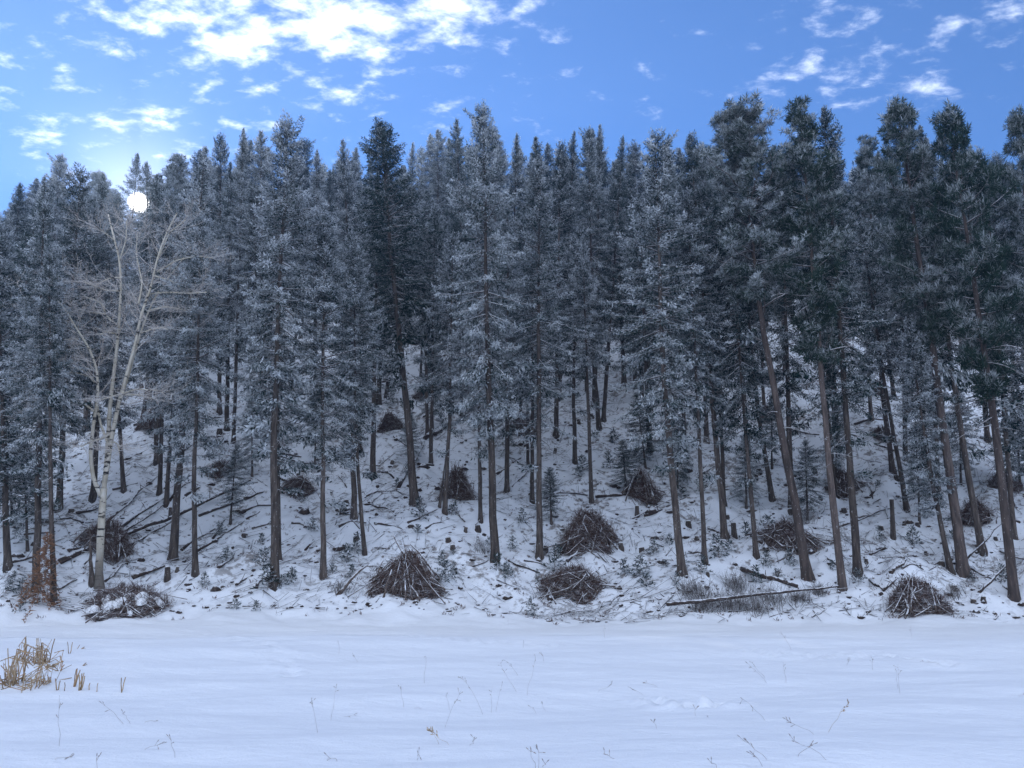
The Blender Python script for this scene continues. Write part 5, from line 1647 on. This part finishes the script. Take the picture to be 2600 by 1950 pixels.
# ------------------------------------------------------------------ cattails at the left of the meadow
def stalk_mesh(seed, L=0.55, r0=0.011):
    r = np.random.default_rng(seed)
    z = np.linspace(0, 1, 4)
    P = np.stack([np.cumsum(r.normal(0, 0.008, 4)), np.cumsum(r.normal(0, 0.008, 4)), z * L], -1)
    V, F = tube(P, r0 * (1 - 0.25 * z), 5)
    return np_mesh("stalk", V, F, [MAT_STRAW], smooth=True)
STALKS = [stalk_mesh(980 + k) for k in range(5)]
def put_stalk(root, base, a, b, k, rad=1.0, name="stalk"):
    o = link(name, STALKS[k % 5], root)
    d = Vector(b - a)
    o.matrix_local = Matrix.Translation(Vector(a - base)) @ d.to_track_quat("Z", "Y").to_matrix().to_4x4() @ Matrix.Diagonal((rad, rad, d.length / 0.55, 1))
CLUMPS = [  # u, v base, spread px, n, height px, label
    (18, 1735, 26, 22, 90, "dense tan cattail clump at the left edge"), (38, 1738, 14, 16, 100, "tall orange-brown cattail clump beside the dense left-edge one"), (82, 1750, 16, 9, 60, "front tan cattail clump with stalks folded over"),
    (112, 1736, 16, 14, 70, "cattail clump with bent stalks right of the front one"), (52, 1676, 12, 9, 62, "back cattail clump with two tall crossing stalks"), (84, 1684, 10, 14, 50, "short dense cattail clump behind the front one"),
    (108, 1686, 8, 18, 66, "upright cattail clump with the tallest stalks at the back"), (128, 1694, 8, 10, 22, "low crushed cattail tuft right of the upright clump"), (148, 1702, 8, 6, 60, "two-legged cattail clump with a bent crossbar stalk")]
for k, (u, v, sp, n, hp, lb) in enumerate(CLUMPS):
    r = np.random.default_rng(990 + k)
    base = hit(u, v)
    f = project(base)[2] / FPX
    root = bpy.data.objects.new("cattail_clump", None)
    root.location = base
    COL.objects.link(root)
    tag(root, lb, "cattails", "cattail clumps in the meadow")
    for q in range(int(n * 1.6)):
        a = base + np.array([r.normal(0, sp * f * 0.6), r.normal(0, sp * f * 1.0), 0])
        a[2] = float(ground(a[0], a[1])) - 0.03
        L = hp * f * (r.uniform(0.25, 0.75) if r.random() < 0.7 else r.uniform(0.75, 1.1))
        if r.random() < 0.58:
            d = unit(np.array([r.normal(0, 0.22), r.normal(0, 0.2), 1.0]))
            b = a + d * L
        else:
            d = unit(np.array([r.normal(0, 0.9), r.normal(0, 0.5), 0.45]))
            b = a + d * L
        put_stalk(root, base, a, b, q, r.uniform(0.35, 0.95))
        if r.random() < 0.45:          # a folded-over end
            put_stalk(root, base, b, b + unit(np.array([r.normal(0, 1), r.normal(0, 0.4), -0.35])) * L * 0.45, q + 1, 0.7)
for k, (u, v, n, hp, lb) in enumerate([(148, 1753, 2, 28, "pair of short stubs left of the split cattail stubble"), (165, 1754, 1, 26, "single leaning cattail stub with a thick foot"), (188, 1744, 4, 42, "four-stalk cattail stubble fanning to the right"), (203, 1753, 5, 42, "five-stalk cattail stubble fanning widest"),
                                       (227, 1752, 1, 16, "shortest cattail stub in the row"), (248, 1757, 1, 26, "single straight cattail stub right of the shortest"), (310, 1759, 2, 38, "forked cattail stub standing farthest right alone"), (202, 1692, 3, 16, "broken cattail lying on the snow"), (198, 1648, 4, 14, "small twiggy remnant behind the cattails"), (176, 1660, 2, 30, "thin upright stem behind the cattails")]):
    r = np.random.default_rng(1010 + k)
    base = hit(u, v)
    f = project(base)[2] / FPX
    root = bpy.data.objects.new("cattail_stub", None)
    root.location = base
    COL.objects.link(root)
    tag(root, lb, "cattail", "cattail stubs in the meadow")
    for q in range(n):
        a = base + np.array([r.normal(0, 0.008), r.normal(0, 0.01), -0.03])
        d = unit(np.array([0.22 * (q - (n - 1) / 2) / max(1, n / 2) + 0.12 * (n > 2), r.normal(0, 0.1), 1.0]))
        if k in (7, 8):
            d = unit(np.array([r.normal(0.6, 0.6), 0.2, 0.4]))
        put_stalk(root, base, a, a + d * (hp * f * r.uniform(0.8, 1.05) + 0.03), q, r.uniform(0.6, 0.95))

# ------------------------------------------------------------------ dry weed stems standing in the meadow: foot, tip, seed heads
WEEDS = [((150, 1895), (151, 1765), 3), ((320, 1838), (250, 1778), 4), ((334, 1838), (310, 1812), 2), ((362, 1850-15), (400, 1832), 1), ((839, 1830), (854, 1745), 3), ((808, 1860), (790, 1775), 5), ((862, 1820), (900, 1815), 3),
         ((360, 1905), (405, 1890), 4), ((1078, 1735), (1081, 1665), 2), ((1025, 1796), (1018, 1738), 3), ((1127, 1848), (1170, 1755), 5), ((1228, 1814), (1168, 1718), 6), ((1141, 1803), (1131, 1765), 1), ((1247, 1810), (1250, 1742), 2),
         ((1258, 1806), (1275, 1738), 2), ((1314, 1758), (1270, 1682), 5), ((1318, 1715), (1288, 1680), 4), ((1338, 1765), (1360, 1670), 3), ((1380, 1680), (1374, 1655), 4), ((1328, 1645), (1330, 1628), 3), ((1146, 1892), (1090, 1852), 8), ((1117, 1890), (1090, 1855), 6),
         ((1186, 1893), (1206, 1872), 3), ((1360, 1952), (1348, 1905), 4), ((1367, 1952), (1366, 1902), 4), ((1380, 1950), (1385, 1938), 2), ((1514, 1757), (1555, 1734), 5), ((1675, 1745), (1630, 1732), 5), ((1637, 1765), (1600, 1745), 4), ((1365, 1812), (1345, 1795), 2), ((1388, 1805), (1375, 1785), 2),
         ((1950, 1745-10), (1892, 1678), 6), ((1945, 1722), (1908, 1680), 4), ((1995, 1735), (1988, 1680), 2), ((1947, 1830), (1885, 1775), 4), ((2075, 1865), (1990, 1822), 7), ((2098, 1860), (2155, 1788), 7), ((2022, 1922), (2060, 1890), 3), ((2107, 1932), (2015, 1880), 4), ((2216, 1701), (2213, 1668), 4),
         ((2285, 1762), (2280, 1685), 3), ((2280, 1750), (2276, 1700), 1), ((2395, 1690), (2340, 1680), 3), ((2315, 1618), (2312, 1590), 4), ((2150, 1690), (2155, 1672), 5), ((2010, 1650), (1985, 1610), 5), ((1840, 1822), (1800, 1828), 4), ((1767, 1818), (1766, 1800), 3), ((1668, 1850), (1660, 1835), 3),
         ((1080, 1815-13), (1040, 1800), 0), ((860, 1660), (858, 1625), 2), ((910, 1680), (895, 1665), 3), ((2585, 1770), (2600, 1762), 4), ((1535, 1620), (1534, 1585), 1), ((1291, 1588), (1290, 1570), 1), ((1955, 1930), (1885, 1880), 4), ((1940, 1948), (1915, 1905), 4), ((1820, 1950), (1805, 1935), 3),
         ((250, 1950), (245, 1925), 3), ((130, 1930), (180, 1925), 6), ((445, 1925), (435, 1880), 3), ((1058, 1930), (1062, 1915), 3), ((860, 1935), (830, 1925), 2), ((1575, 1928), (1535, 1915), 3)]
WMARK = [(60, 1740, "the cattails"), (1000, 1400, "the teepee pile"), (1450, 1500, "the rounded front pile"), (1290, 1560, "the lone seedling"), (2366, 1530, "the rust-brown hollow pile"), (310, 1755, "the forked cattail stub"), (1116, 1860, "the reddish forked weed"), (2155, 1788, "the reddish-tipped weed"), (1168, 1718, "the tall crossed weeds"), (1920, 1700, "the paired leaning weeds"), (1380, 1920, "the budded weeds at the bottom"), (150, 1830, "the tall weed below the cattails"), (2285, 1720, "the straight weed at the right"), (820, 1800, "the pale weed pair")]
for k, (a, b, heads) in enumerate(WEEDS):
    r = np.random.default_rng(1100 + k)
    p0 = hit(*a)
    f = project(p0)[2] / FPX
    L = math.hypot(a[0] - b[0], a[1] - b[1]) * f
    upright = abs(b[1] - a[1]) > 0.6 * abs(b[0] - a[0])
    p1 = at_y(*b, p0[1] - (0.0 if upright else -0.05))
    n = 5
    s = np.linspace(0, 1, n)
    P = p0 + (p1 - p0) * s[:, None] + np.array([0, 0, 1.0]) * (0.05 * L * np.sin(s * 3.1) * r.normal(0, 1))[:, None]
    P[1:-1] += r.normal(0, 0.008, (n - 2, 3))
    P[0, 2] -= 0.03
    red = k in (20, 21, 36)
    rw = 0.0018 if f * FPX < 12 else 0.0024
    c = p0.copy()
    parts = [prisms(P[:-1] - c, P[1:] - c, rw * (1 - 0.5 * s[:-1]), rw * (1 - 0.5 * s[1:]))]
    for q in range(heads):
        i = r.uniform(0.55, 1.0)
        p = np.array([np.interp(i, s, P[:, j]) for j in range(3)]) - c
        d = unit(unit(P[-1] - P[0]) + r.normal(0, 0.6, 3))
        e = p + d * r.uniform(0.02, 0.055)
        parts.append(prisms(p[None], e[None], 0.0018, 0.0015))
        parts.append(prisms(e[None], (e + d * 0.022)[None], 0.007 if red else 0.0042, 0.002))
    V, F = merge([(v_, [f_]) for v_, f_ in parts])
    o = link("dry_weed", np_mesh("dry_weed", V, F, [MAT_STRAW if red else MAT_WEED]), None, c)
    ds = "reddish dry weed stem" if red else ("bare thin weed stem" if heads < 2 else "leaning dry weed" if not upright else "upright dry weed with seed heads" if heads < 5 else "branching dry weed")
    tag(o, auto_label(ds, *a, marks=WMARK), "weed", "dry weeds in the meadow")
print("triangles ok; objects", len(bpy.data.objects))

# ------------------------------------------------------------------ added haze volume, lifting the dark trees to blue like lens veil
m, t, o = material("veil_haze")
pv = node(t, "ShaderNodeVolumePrincipled")
pv.inputs["Color"].default_value = (0.52, 0.72, 1.0, 1)
pv.inputs["Density"].default_value = 0.0010
pv.inputs["Anisotropy"].default_value = 0.48
t.links.new(pv.outputs[0], o.inputs["Volume"])
x0, x1, y0, y1, z0, z1 = -620, 620, -460, 620, -2.0, 92.0
V = np.array([[x, y, z] for x in (x0, x1) for y in (y0, y1) for z in (z0, z1)], float)
F = np.array([[0, 1, 3, 2], [4, 6, 7, 5], [0, 4, 5, 1], [2, 3, 7, 6], [0, 2, 6, 4], [1, 5, 7, 3]])
hz = link("haze", np_mesh("haze", V, [F], [m]))
tag(hz, kind="stuff")
